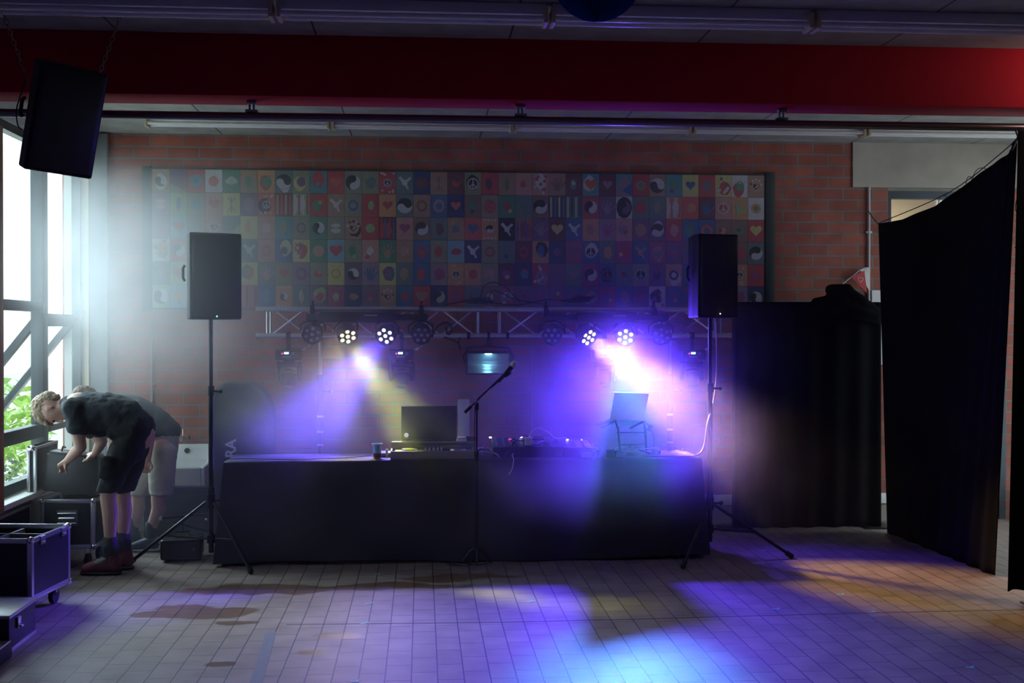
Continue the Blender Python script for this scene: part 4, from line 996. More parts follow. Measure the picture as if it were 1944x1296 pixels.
# white charger plug with cable
p = atY(1003, 848, 8.72)
t = thing('phone_charger', 'white power adapter standing on the black mixer', 'charger', (p.x, 8.72, TZ + 0.085))
b = MB(); b.box((p.x, 8.72, TZ + 0.115), (0.054, 0.05, 0.064), bevel=0.010, seg=3); b.build('adapter', mat('white_plastic', (0.75, 0.74, 0.70), 0.4), t)
b = MB(); b.cyl((p.x + 0.008, 8.72, TZ + 0.146), (p.x + 0.010, 8.72, TZ + 0.168), 0.005); b.build('plug', mat('white_plastic', (0.75, 0.74, 0.70), 0.4), t)
tcable([Vector((p.x + 0.010, 8.72, TZ + 0.165)), atY(1010, 818, 8.73), atY(1022, 812, 8.75), atY(1040, 820, 8.78), atY(1056, 832, 8.8), atY(1075, 831, 8.85), atY(1105, 848, 8.85), atY(1140, 858, 8.8), T2(1165, 862, 8.8)], 0.0028, CABLEW, 'thin white charger cable arching out of the white adapter over the mixer')
# odd boxes of gear on the right
gear(1100, 1122, 8.66, 0.10, 0.035, 'signal_box', 'small blue-lit metal box at the front table edge', mat('brushed_box', (0.4, 0.4, 0.45), 0.3, 0.7))
gear(1134, 1160, 8.76, 0.16, 0.035, 'audio_interface', 'flat pale interface left of the laptop stand legs', mat('brushed_box', (0.4, 0.4, 0.45), 0.3, 0.7))
gear(1152, 1166, 8.64, 0.06, 0.055, 'power_adapter', 'black block upright before the silver laptop stand', BLK)
gear(1168, 1182, 8.64, 0.06, 0.045, 'power_adapter', 'smaller black block between the silver laptop stand legs', BLK)
gear(1186, 1222, 8.78, 0.18, 0.03, 'effects_pedal', 'low pale device under the silver laptop', mat('pale_device', (0.55, 0.5, 0.5), 0.4))
gear(1236, 1250, 8.72, 0.05, 0.06, 'small_clamp', 'small upright bright clamp right of the laptop stand', mat('pale_device', (0.55, 0.5, 0.5), 0.4))
rr = random.Random(21)
cl = ['tangled cable over the black mixer', 'tangled cable left of the black mixer', 'tangled cable between mixer and laptop stand', 'tangled cable under the silver laptop', 'tangled cable right of the laptop stand']
rng = [(950, 1060, 0.10), (908, 945, 0.02), (1085, 1150, 0.03), (1150, 1240, 0.02), (1215, 1300, 0.012)]
for k in range(17):
    a, bb, z = rng[k % 5]; pts = []
    for j in range(6):
        pts.append(T2(a + (bb - a) * (j / 5) + rr.uniform(-9, 9), 866, rr.uniform(8.62, 8.98), z + rr.uniform(0.0, 0.05) if j not in (0, 5) else 0.006))
    tag_o = tcable(pts, rr.choice([0.003, 0.004]), rr.choice([CABLE, CABLE, mat('grey_cable', (0.5, 0.45, 0.5), 0.5)]), cl[k % 5], 5); tag_o['group'] = cl[k % 5]
tcable([T2(975, 870, 8.66, 0.03), T2(972, 870, 8.6, 0.02), T2(975, 875, 8.545, 0.0), atY(972, 890, 8.53), atY(966, 900, 8.53)], 0.003, CABLEW, 'thin pale cable hanging over the table front below the mixer')
# crumpled dark cloth at the right end of the table
b = MB()
xq0, xq1 = atY(1212, 866, 8.7).x, 2.06
b.grid(lambda u, v: Vector((xq0 + (xq1 - xq0) * u, 8.60 + 0.34 * v + 0.03 * math.sin(u * 7), TZ + 0.004 + 0.028 * (noise.noise(Vector((u * 7, v * 4, 1.3))) + 0.6) * (1 - abs(2 * v - 1) ** 3) * (1 - abs(2 * u - 1) ** 4))), 44, 16)
o = b.build('crumpled_cloth', mat('greyish_cloth', (0.30, 0.27, 0.30), 0.8)); solidify(o, 0.003, 1); tag(o, 'crumpled cloth lying flat at the drape end of the table', 'cloth')

# silver laptop on a folding stand
A0 = atY(1158, 795, 8.74); B0 = atY(1222, 797, 8.88); A1 = atY(1167, 744, 8.66); B1 = A1 + (B0 - A0); A2 = atY(1131, 806, 8.98); B2 = A2 + (B0 - A0)
SILV = mat('silver_laptop', (0.62, 0.60, 0.62), 0.35, 0.7)
t = thing('laptop', 'silver laptop with lid edged in cyan light, raised on a stand', 'laptop', A0)
def slab(b, p, q, r, th):
    n = (q - p).cross(r - p).normalized() * th; s = q + (r - p); vs = [p, q, s, r]
    lo = [b.bm.verts.new(v - n / 2) for v in vs]; hi = [b.bm.verts.new(v + n / 2) for v in vs]
    b.bm.faces.new(lo); b.bm.faces.new(hi[::-1])
    for i in range(4): b.bm.faces.new((lo[i], hi[i], hi[(i + 1) % 4], lo[(i + 1) % 4]))
b = MB(); slab(b, A0, B0, A1, 0.007); o = b.build('lid', SILV, t, smooth=False); md = o.modifiers.new('bevel', 'BEVEL'); md.width = 0.002; md.segments = 2
b = MB(); slab(b, A0, B0, A2, 0.014); o = b.build('base', SILV, t, smooth=False); md = o.modifiers.new('bevel', 'BEVEL'); md.width = 0.002; md.segments = 2
t = thing('laptop_stand', 'black folding laptop stand on two uprights with cross bars', 'laptop stand', ((A0.x + B0.x) / 2, 8.85, TZ))
dn = Vector((0, 0, -0.012))
LA, LB = A0.lerp(B0, 0.15) + dn, B0 + dn
f0, f1 = T2(1178, 868, 8.72, 0.01), T2(1227, 868, 8.86, 0.01)
for (p, q) in ((LA, f0), (LB, f1)):
    b = MB(); b.tube([p + (A2 - A0) * 0.9 + dn, p, Vector((p.x * .4 + q.x * .6, p.y * .4 + q.y * .6, p.z - 0.06)), q, q + Vector((-0.02, 0.14, 0))], 0.009, 8); b.build('side_frame', BLKM, t)
for f in (0.35, 0.72):
    b = MB(); b.cyl(LA.lerp(f0, f), LB.lerp(f1, f), 0.005); b.build('cross_bar', BLKM, t)
b = MB(); b.box(LB + Vector((0.05, 0, -0.05)), (0.03, 0.02, 0.05), rot=Euler((0, 0.5, 0)), bevel=0.004); b.tube([LB + Vector((0.01, 0, 0.005)), LB + Vector((0.05, 0, -0.05)), LB + Vector((0.08, 0, -0.12)), LB + Vector((0.08, 0.02, -0.2)), LB + Vector((0.05, 0.03, -0.262))], 0.003, 6, 4)
tag(b.build('usb_plug', BLK), 'black plug with cable dangling from the silver laptop', 'cable')

# white trunking on the wall behind the laptop
b = MB(); xw0, xw1 = atY(869, 800, YW).x, atY(891, 800, YW).x; zt0 = atY(880, 757, YW - .04).z
b.box(((xw0 + xw1) / 2, YW - 0.03, (zt0 + 0.25) / 2), (xw1 - xw0, 0.06, zt0 - 0.25), bevel=0.006); tag(b.build('wall_trunking', WHT), 'off-white upright cable trunking on the wall right of the black laptop', 'trunking')

# microphone on boom stand before the table
mb = atH(903, 1066, 0.0); MY0 = 8.44; mx = atY(905, 900, MY0).x
t = thing('microphone_stand', 'black boom microphone stand standing before the table', 'microphone stand', (mx, MY0, 0))
pt = atY(904, 770, MY0)
b = MB(); b.cyl((mx, MY0, 0.06), (mx, MY0, 0.80), 0.011, seg=14); b.build('lower_tube', BLKM, t)
b = MB(); b.cyl((mx, MY0, 0.78), (mx, MY0, pt.z - 0.01), 0.0075, seg=12); b.build('upper_tube', CHROME if False else BLKM, t)
b = MB(); b.cyl((mx, MY0, 0.76), (mx, MY0, 0.83), 0.016, seg=14); b.build('height_clutch', BLK, t)
b = MB(); b.box((mx, MY0, pt.z - 0.005), (0.03, 0.035, 0.055), bevel=0.006); b.cyl((mx, MY0 - 0.03, pt.z), (mx, MY0 + 0.04, pt.z), 0.011); b.build('boom_joint', BLK, t)
e0 = atY(884, 781, MY0); e1 = atY(962, 705, MY0)
b = MB(); b.cyl(e0, e1, 0.006, seg=12); b.build('boom_arm', BLKM, t)
b = MB(); dd = (e1 - e0).normalized(); b.cyl(e0 - dd * 0.01, e0 + dd * 0.055, 0.0125, seg=14); b.build('counterweight', BLK, t)
for k in range(3):
    a = 0.5 + k * 2 * PI / 3; b = MB(); b.tube([(mx, MY0, 0.13), (mx + math.cos(a) * 0.05, MY0 + math.sin(a) * 0.05, 0.10), (mx + math.cos(a) * 0.12, MY0 + math.sin(a) * 0.09, 0.014)], 0.008, 8); b.build('leg', BLKM, t)
m0 = atY(958, 711, MY0); m1 = atY(974, 693, MY0); md_ = (m1 - m0).normalized()
t = thing('microphone', 'handheld vocal microphone clipped on the boom, silver grille up', 'microphone', m0)
b = MB(); b.lathe([(0, -0.07), (0.011, -0.07), (0.013, 0), (0.018, 0.07), (0.018, 0.078), (0, 0.078)], m0, axis=md_, seg=18); b.build('handle', BLK, t)
b = MB(); b.lathe([(0.018, 0.078), (0.025, 0.092), (0.025, 0.106), (0.019, 0.124), (0, 0.131)], m0, axis=md_, seg=18); b.build('grille', mat('mic_grille', (0.5, 0.5, 0.5), 0.4, 0.8, bump=0.5, nscale=500), t)
b = MB(); b.tube([e1, e1 + Vector((0.02, -0.01, -0.02)), m0 - md_ * 0.0 + Vector((0.006, 0, -0.014)), m0 + md_ * 0.05 + Vector((0.012, 0, -0.016))], 0.009, 8); tag(b.build('microphone_clip', BLK), 'black clip gripping the microphone at the boom end', 'clip')
# boom cable and floor tangle
b = MB(); b.tube([m0 - md_ * 0.07, e1 + Vector((-0.01, -0.015, -0.02)), e0.lerp(e1, 0.7) + Vector((0, -0.01, -0.012)), e0.lerp(e1, 0.4) + Vector((0, -0.01, 0.006)), pt + Vector((-0.01, -0.02, -0.03)), Vector((mx - 0.014, MY0 - 0.012, 0.6)), Vector((mx - 0.014, MY0 - 0.01, 0.2)), Vector((mx - 0.05, MY0 - 0.03, 0.012)), Vector((mx - 0.16, MY0 - 0.02, 0.008)), Vector((mx - 0.22, MY0 + 0.04, 0.008)), Vector((mx - 0.12, MY0 + 0.02, 0.01)), Vector((mx + 0.0, MY0 - 0.04, 0.01)), Vector((mx + 0.12, MY0 + 0.05, 0.008))], 0.0035, 6, 6)
tag(b.build('microphone_cable', CABLE), 'black microphone cable running down the boom stand and coiling on the floor', 'cable')

# ------------------------------------------------------------------ flight cases and gear on the left
ALE = mat('case_aluminium_edge', (0.55, 0.55, 0.57), 0.35, 0.85)
def case_box(x0, x1, y0, y1, z0, z1, rotz, name, label, open_top=False, castors=True, latches='', e=0.03):
    cx, cy = (x0 + x1) / 2, (y0 + y1) / 2
    t = thing(name, label, 'flight case', (cx, cy, 0), rotz=rotz); M = world_of(t); w, d = x1 - x0, y1 - y0
    R = Euler((0, 0, rotz))
    def B(b, c, s, **k): b.box(M @ Vector(c), s, rot=R, **k)
    th = 0.012; zc = (z0 + z1) / 2; h = z1 - z0
    b = MB(); B(b, (0, -d / 2 + th / 2, zc), (w - 0.01, th, h)); B(b, (0, d / 2 - th / 2, zc), (w - 0.01, th, h)); B(b, (-w / 2 + th / 2, 0, zc), (th, d - 0.01, h)); B(b, (w / 2 - th / 2, 0, zc), (th, d - 0.01, h)); B(b, (0, 0, z0 + th / 2), (w, d, th))
    if not open_top: B(b, (0, 0, z1 - th / 2), (w - 0.004, d - 0.004, th))
    b.build('panels', CASEP, t, smooth=False)
    b = MB()
    for sx in (-1, 1):
        for sy in (-1, 1): B(b, (sx * (w / 2 - e / 2 + 0.002), sy * (d / 2 - e / 2 + 0.002), zc), (e, e, h), bevel=0.003)
    for z in (z0 + e / 2, z1 - e / 2):
        for sy in (-1, 1): B(b, (0, sy * (d / 2 - 0.006), z), (w - 2 * e, 0.018, e), bevel=0.003)
        for sx in (-1, 1): B(b, (sx * (w / 2 - 0.006), 0, z), (0.018, d - 2 * e, e), bevel=0.003)
    b.build('edge_profile', ALE, t)
    for sx in (-1, 1):
        for sy in (-1, 1):
            for z in (z0 + 0.012, z1 - 0.012): b = MB(); q = M @ Vector((sx * (w / 2 - 0.008), sy * (d / 2 - 0.008), z)); b.sph(q, 0.022, 12); b.build('ball_corner', CHROME, t)
    # recessed handle on the front
    b = MB(); B(b, (0, -d / 2 - 0.001, zc + h * 0.12), (0.15, 0.006, 0.11), bevel=0.002); dish = b.build('handle_dish', mat('handle_plate', (0.14, 0.14, 0.145), 0.4, 0.7), t)
    b = MB()
    for q in (0.035, -0.035): b.cyl(M @ Vector((-0.065, -d / 2 - 0.012, zc + h * 0.12 + q)), M @ Vector((0.065, -d / 2 - 0.012, zc + h * 0.12 + q)), 0.005)
    b.cyl(M @ Vector((-0.055, -d / 2 - 0.02, zc + h * 0.12)), M @ Vector((0.055, -d / 2 - 0.02, zc + h * 0.12)), 0.009)
    b.build('handle', CHROME, dish)
    if castors:
        for sx in (-1, 1):
            for sy in (-1, 1):
                c = Vector((sx * (w / 2 - 0.07), sy * (d / 2 - 0.08), 0))
                b = MB(); B(b, (c.x, c.y, z0 - 0.004), (0.07, 0.08, 0.006)); B(b, (c.x - 0.018, c.y, z0 - 0.025), (0.003, 0.03, 0.04)); B(b, (c.x + 0.018, c.y, z0 - 0.025), (0.003, 0.03, 0.04)); fk = b.build('castor', STEEL, t)
                r = min(0.05, z0 / 2 - 0.002); b = MB(); b.cyl(M @ Vector((c.x - 0.014, c.y, r + 0.001)), M @ Vector((c.x + 0.014, c.y, r + 0.001)), r, seg=20); b.build('wheel', RUB, fk)
    for (fx, fy) in ([(1, -0.25), (1, 0.3)] if latches == 'r' else []):
        b = MB(); B(b, (w / 2 + 0.006, fy * d, z1 - 0.03), (0.01, 0.06, 0.05), bevel=0.002); B(b, (w / 2 + 0.012, fy * d, z1 - 0.045), (0.008, 0.045, 0.015), bevel=0.002); b.build('latch', ALE, t)
    return t, M, w, d
# nearest open case on castors
tA, MA, wA, dA = case_box(-2.78, -2.25, 7.03, 7.56, 0.115, 0.486, math.radians(-7), 'flight_case', 'open-topped black flight case on castors with blue-lit side, nearest the viewer', open_top=True, latches='r')
b = MB()
R = Euler((0, 0, math.radians(-7)))
b.box(MA @ Vector((-0.02, 0, 0.33)), (0.012, dA - 0.05, 0.26), rot=R); b.box(MA @ Vector((0.05, 0.05, 0.33)), (wA - 0.14, 0.012, 0.26), rot=R); b.build('divider', mat('grey_divider', (0.18, 0.17, 0.16), 0.6), tA, smooth=False)
# middle case with raised lid
tB, M_, w_, d_ = case_box(-2.715, -2.335, 8.50, 8.95, 0.148, 0.505, 0, 'flight_case', 'black flight case with bright edges in front of the men, lid raised', open_top=True)
b = MB(); b.box((-2.765, 8.72, 0.70), (0.05, 0.46, 0.37)); lid = b.build('lid', CASEP, tB, smooth=False)
b = MB()
for (z) in (0.515, 0.875): b.box((-2.765, 8.72, z), (0.075, 0.48, 0.02), bevel=0.003)
for y in (8.485, 8.955): b.box((-2.788, y, 0.695), (0.024, 0.012, 0.36), bevel=0.003); b.box((-2.742, y, 0.695), (0.024, 0.012, 0.36), bevel=0.003)
b.build('lid_edge', ALE, lid)
for z in (0.52, 0.872):
    b = MB(); b.sph((-2.765, 8.485, z), (0.034, 0.02, 0.022), 12); b.build('ball_corner', CHROME, lid)
# dark box being lifted out of the case
t = thing('equipment_box', 'dark grey box tilted in the opened case, gripped by the front man', 'box', (-2.52, 8.66, 0.55))
b = MB(); b.box((-2.515, 8.64, 0.675), (0.36, 0.20, 0.27), rot=Euler((0, math.radians(7), 0)), bevel=0.008); b.build('body', mat('dark_grey_box', (0.06, 0.06, 0.063), 0.5), t)
b = MB(); b.box((-2.50, 8.64, 0.815), (0.34, 0.18, 0.02), rot=Euler((0, math.radians(7), 0)), bevel=0.004); b.tube([(-2.60, 8.62, 0.83), (-2.59, 8.62, 0.87), (-2.57, 8.62, 0.86)], 0.006, 6, 3); b.build('top_panel', mat('black_top_panel', (0.02, 0.02, 0.02), 0.3), t)
b = MB(); b.cyl((-2.49, 8.535, 0.80), (-2.49, 8.525, 0.80), 0.018, seg=16); b.build('connector', CHROME, t)
# lid leaning on the wall under the window
t = thing('case_lid', 'black case lid standing against the wall under the window, behind the nearest case', 'case lid', (-2.80, 8.05, 0))
b = MB(); b.box((-2.80, 8.05, 0.24), (0.06, 0.80, 0.46)); b.build('panel', CASEP, t, smooth=False)
b = MB(); b.box((-2.80, 8.05, 0.475), (0.075, 0.84, 0.022), bevel=0.003); b.box((-2.80, 8.05, 0.012), (0.075, 0.84, 0.022), bevel=0.003); b.box((-2.80, 7.64, 0.24), (0.075, 0.022, 0.45)); b.box((-2.80, 8.46, 0.24), (0.075, 0.022, 0.45)); b.build('edge_profile', ALE, t)
# clutter at the lower left picture edge
t = thing('case_lid', 'low case lid with blue-lit latch on the floor at the lower left corner', 'case lid', (-2.45, 6.55, 0))
b = MB(); b.box((-2.47, 6.5, 0.10), (0.60, 0.42, 0.18), bevel=0.004); b.build('panel', CASEP, t)
b = MB(); b.box((-2.47, 6.5, 0.195), (0.61, 0.43, 0.02), bevel=0.003); b.box((-2.47, 6.5, 0.012), (0.61, 0.43, 0.022), bevel=0.003); b.build('edge_profile', ALE, t)
b = MB(); b.box((-2.163, 6.42, 0.14), (0.012, 0.05, 0.06), bevel=0.003); b.box((-2.150, 6.42, 0.12), (0.02, 0.035, 0.012), bevel=0.003); b.build('latch', CHROME, t)
t = thing('black_crate', 'low black box edge jutting in at the lower left picture edge, below the latch', 'box', (-2.4, 6.1, 0))
b = MB(); b.box((-2.40, 6.06, 0.05), (0.55, 0.30, 0.09), bevel=0.01); b.build('body', BLK, t)
b = MB(); b.tube([(-2.13, 5.93, 0.095), (-2.125, 6.05, 0.098), (-2.13, 6.19, 0.095)], 0.004, 6); b.build('edge_strip', ALE, t)

# ------------------------------------------------------------------ sink, tap, padded cover, tool box
t = thing('utility_sink', 'white ceramic wall sink behind the men', 'sink', (-2.02, YW, 0.4))
sx0, sx1 = -2.30, -1.78
b = MB()
b.prism([(9.70, 0.585), (9.72, 0.43), (9.80, 0.40), (YW, 0.40), (YW, 0.74), (YW - 0.05, 0.74), (YW - 0.09, 0.62), (YW - 0.10, 0.47), (9.78, 0.46), (9.735, 0.585)], lambda u, v, d: Vector((d, u, v)), sx0 + 0.028, sx1 - 0.028)
for x in (sx0, sx1 - 0.03): b.prism([(9.70, 0.585), (9.72, 0.43), (9.80, 0.40), (YW, 0.40), (YW, 0.74), (YW - 0.10, 0.71), (YW - 0.2, 0.60)], lambda u, v, d: Vector((d, u, v)), x, x + 0.03)
o = b.build('basin', CERAMIC, t, smooth=False); md = o.modifiers.new('bevel', 'BEVEL'); md.width = 0.012; md.segments = 3
p = atY(355, 855, YW - 0.08); b = MB(); b.cyl((p.x, YW - 0.065, p.z), (p.x, YW - 0.085, p.z), 0.022, seg=16); b.build('overflow', BLK, t)
t = thing('water_tap', 'small wall tap above the white sink', 'tap', (-2.0, YW, 0.86)); p = atY(350, 826, YW - 0.03)
b = MB(); b.cyl((p.x + 0.02, YW, p.z - 0.02), (p.x + 0.02, YW - 0.06, p.z - 0.02), 0.022, seg=14); b.tube([(p.x + 0.02, YW - 0.05, p.z - 0.02), (p.x, YW - 0.10, p.z - 0.015), (p.x - 0.005, YW - 0.12, p.z - 0.05)], 0.009, 8, 3); b.build('spout', mat('old_brass', (0.25, 0.22, 0.18), 0.4, 0.8), t)
b = MB(); b.cyl((p.x - 0.005, YW - 0.06, p.z + 0.0), (p.x - 0.005, YW - 0.06, p.z + 0.055), 0.006); b.build('lever', CHROME, t)
# dark cabinet under the sink
b = MB(); b.box((-1.98, 9.96, 0.18), (0.62, 0.36, 0.36), bevel=0.005); tag(b.build('plinth_box', mat('very_dark_wood', (0.02, 0.018, 0.018), 0.7)), 'dark box standing on the floor beneath the white sink', 'box')
t = thing('padded_cover', 'tall dark rounded speaker cover with pale letters behind the table end', 'speaker cover', (-1.43, 9.52, 0))
b = MB(); zc = 1.29
ol = [(-0.235, 0.02), (0.235, 0.02), (0.235, 0.9), (0.225, 1.1), (0.17, 1.23), (0.08, 1.285), (-0.14, 1.29), (-0.21, 1.26), (-0.235, 1.18)]
b.prism(ol, lambda u, v, d: Vector((-1.43 + u, 9.52 + d, v)), -0.17, 0.17); o = b.build('cover', mat('dark_blue_nylon', (0.028, 0.030, 0.042), 0.75, nscale=20, bump=0.2), t, smooth=False); md = o.modifiers.new('bevel', 'BEVEL'); md.width = 0.03; md.segments = 4
cu = bpy.data.curves.new('letters', 'FONT'); cu.body = 'RA'; cu.size = 0.115; cu.extrude = 0.001; cu.offset = 0.003; cu.materials.append(mat('pale_print', (0.45, 0.45, 0.5), 0.6))
lo = bpy.data.objects.new('letters', cu); C.objects.link(lo)
pp = atY(447, 869, 9.34)
lo.location = Vector((pp.x, 9.3475, pp.z)) - t.location
lo.rotation_euler = Euler((PI / 2, -PI / 2, 0), 'XYZ')
bpy.context.view_layer.update()
lm = bpy.data.meshes.new_from_object(lo.evaluated_get(bpy.context.evaluated_depsgraph_get()))
l2 = bpy.data.objects.new('letters', lm); C.objects.link(l2); l2.parent = t; l2.location = lo.location; l2.rotation_euler = lo.rotation_euler
bpy.data.objects.remove(lo); l2.name = 'letters'
# black tool box on the floor
p = atH(340, 1066, 0)
t = thing('tool_box', 'small black hard box with top handle on the floor by the tripod', 'box', (p.x, p.y + 0.12, 0), rotz=0.12)
M = world_of(t); b = MB(); b.box(M @ Vector((0, 0, 0.088)), (0.30, 0.26, 0.155), rot=Euler((0, 0, 0.12)), bevel=0.022, seg=3); b.build('body', mat('glossy_black_plastic', (0.015, 0.015, 0.016), 0.25), t)
b = MB(); b.tube([M @ Vector((-0.05, 0.02, 0.163)), M @ Vector((-0.05, 0.02, 0.20)), M @ Vector((0.05, 0.02, 0.20)), M @ Vector((0.05, 0.02, 0.163))], 0.008, 8); b.build('handle', BLK, t)
b = MB(); b.box(M @ Vector((-0.153, -0.03, 0.10)), (0.008, 0.10, 0.03), rot=Euler((0, 0, 0.12)), bevel=0.002); b.build('latch', ALE, t)
b = MB(); b.box(M @ Vector((0.09, -0.128, 0.09)), (0.02, 0.004, 0.016), rot=Euler((0, 0, 0.12))); b.build('emblem', mat('tiny_gold_mark', (0.2, 0.15, 0.08), 0.5), t)
# folded stand lying behind
a = atH(304, 983, 0.26); bb_ = atY(402, 975, 9.15); a = atY(304, 983, 9.15)
t = thing('folded_stand', 'folded black stand lying behind the tool box, pale tip out', 'lighting stand', (a.x, 9.15, 0.0))
b = MB(); b.cyl(a, bb_, 0.012, seg=12); b.cyl(a + Vector((0.1, 0.0, -0.03)), Vector((bb_.x, 9.15, 0.14)), 0.010, seg=10); b.cyl(a + Vector((0.16, 0, 0)), Vector((a.x + 0.2, 9.18, 0.0)), 0.010); b.cyl(bb_, Vector((bb_.x, 9.15, 0.0)), 0.010); b.build('tubes', BLKM, t)
b = MB(); b.sph(a, 0.022, 12); b.build('tip', mat('pale_rubber_tip', (0.55, 0.55, 0.52), 0.5), t)
b = MB(); b.sph(atY(392, 986, 9.12), 0.012, 10); b.build('knob', CHROME, t)

# ------------------------------------------------------------------ loudspeaker hung from chains at the upper left
Y = 6.22; pc = atY(75, 318, Y)
rotm = Euler((math.radians(15), math.radians(4.0), math.radians(36)), 'XYZ')
pa_speaker(Vector((pc.x, Y + 0.15, pc.z + 0.01)), 0.355, 0.32, 0.56, 0, 'black loudspeaker tilted and hung on chains at the upper left', None, name='hanging_loudspeaker', rot=rotm)
CHM = mat('rusty_chain', (0.28, 0.22, 0.14), 0.45, 0.8)
def chain(p, q, label, L=0.034):
    d = (q - p); n = int(d.length / (L * 0.78)); t = thing('chain', label, 'chain', q); dn = d.normalized(); k0 = dn.to_track_quat('Z', 'Y')
    b = MB()
    for i in range(n):
        c = p + d * ((i + 0.5) / n); a = (i % 2) * PI / 2
        pts = []
        for j in range(11):
            s = 2 * PI * j / 10; x = math.cos(s) * 0.0095; z = math.sin(s) * L * 0.5; pts.append(c + k0 @ Vector((x * math.cos(a), x * math.sin(a), z)))
        b.tube(pts, 0.0026, 5)
    b.build('links', CHM, t); return t
chain(atY(52, 152, Y + 0.1), Vector((atY(4, 50, Y + 0.1).x, Y + 0.1, CEIL)), 'rusty chain from the ceiling to the window side of the hung loudspeaker')
chain(atY(188, 143, Y + 0.2), Vector((atY(228, 52, Y + 0.2).x, Y + 0.2, CEIL)), 'dark chain from the ceiling to the stage side of the hung loudspeaker')
b = MB(); b.tube([atY(50, 150, Y + 0.2), atY(38, 185, Y + 0.22), atY(31, 210, Y + 0.22), atY(34, 238, Y + 0.22), atY(42, 246, Y + 0.2)], 0.004, 6, 5); tag(b.build('speaker_wire', CABLE), 'thin black wire looping beside the hung loudspeaker', 'cable')

# ------------------------------------------------------------------ marks on the floor
TAPE = mat('pale_turquoise_tape', (0.25, 0.55, 0.52), 0.6)
places = [(714, 1090), (701, 1146), (692, 1183), (672, 1294), (1007, 1142), (1596, 1128), (1655, 1162), (1842, 1267), (1473, 1156), (1447, 1045), (1508, 1078)]
where = ['nearest the table front, left of centre', 'below the one nearest the table', 'beside the left end of the long dark line', 'at the bottom picture edge', 'in the violet light pool', 'in the orange light pool, far one', 'in the orange light pool, near one', 'in the lower right corner', 'where violet light turns orange', 'behind the right tripod foot', 'in front of the right tripod foot']
for (px, py), w in zip(places, where):
    p = atH(px, py, 0); rr = random.Random(px); a = rr.uniform(-0.5, 0.5); b = MB()
    b.box((p.x, p.y, 0.0008), (0.045, 0.016, 0.0012), rot=Euler((0, 0, a))); b.box((p.x + 0.018, p.y + 0.014, 0.0008), (0.014, 0.035, 0.0012), rot=Euler((0, 0, a))); tag(b.build('floor_tape', TAPE, smooth=False), 'small turquoise tape mark ' + w, 'tape', 'turquoise tape marks on the floor')
b = MB(); p0, p1 = atH(513, 1205, 0), atH(487, 1294, 0); d = (p1 - p0); b.box((p0 + p1) / 2 + Vector((0, 0, 0.0008)), (0.058, d.length * 1.15, 0.0012), rot=Euler((0, 0, math.atan2(d.y, d.x) - PI / 2))); tag(b.build('floor_tape', mat('dull_blue_tape', (0.13, 0.15, 0.18), 0.5), smooth=False), 'broad dull blue-grey tape strip running lengthwise over the tiles', 'tape')
b = MB(); pts = [(545, 1185), (745, 1183), (941, 1181), (1200, 1175), (1420, 1169), (1650, 1163), (1944, 1157)]
for (a, c) in zip(pts, pts[1:]):
    p, q = atH(*a, 0), atH(*c, 0); d = q - p; b.box((p + q) / 2 + Vector((0, 0, 0.0006)), (d.length * 1.01, 0.011, 0.001), rot=Euler((0, 0, math.atan2(d.y, d.x))))
tag(b.build('floor_line', mat('dark_line', (0.05, 0.055, 0.06), 0.6), smooth=False), 'long thin dark line crossing the tiles before the stage', 'line')

# ------------------------------------------------------------------ the two men
SKIN = mat('skin', (0.55, 0.33, 0.25), 0.55, nscale=20, var=0.06)
def limb(b, pts, Yo=None, seg=12):
    """pts: (px, py, Y, r) -> joined tapering bodies"""
    it = [(atY(p[0], p[1], p[2]), p[3]) for p in pts]
    b.chain(it, seg); return it
def wr(o, name, size, strength):
    tx = bpy.data.textures.get(name) or bpy.data.textures.new(name, 'CLOUDS'); tx.noise_scale = size; tx.noise_depth = 3
    md = o.modifiers.new('folds', 'DISPLACE'); md.texture = tx; md.strength = strength; md.mid_level = 0.5; md.texture_coords = 'LOCAL'
    return o
def hand(b, wrist, knuckle, tips, thumb_root, thumb_tip, r=0.0085, side=Vector((0, 1, 0))):
    """palm from wrist to knuckle line, four bent fingers, thumb from the palm side"""
    w, k = Vector(wrist), Vector(knuckle); d = (k - w).normalized()
    s = (side - d * side.dot(d)).normalized()
    b.hull([(w, (0.024, 0.024, 0.024)), (k + s * 0.026, 0.015), (k - s * 0.026, 0.015)])
    ls = (0.92, 1.05, 1.0, 0.78)
    for i, t in enumerate(tips):
        root = k + s * (0.031 - i * 0.0207) ; tip = Vector(t)
        m1 = root.lerp(tip, 0.42) + d * 0.014 * ls[i]; m2 = root.lerp(tip, 0.78) + d * 0.008
        b.chain([(root, r + 0.001), (m1, r), (m2, r * 0.92), (tip, r * 0.82)], 8)
    tr, tt = Vector(thumb_root), Vector(thumb_tip); m = tr.lerp(tt, 0.5) + s * 0.006
    b.chain([(w.lerp(k, 0.35), 0.015), (tr, 0.0115), (m, 0.010), (tt, 0.0085)], 8)
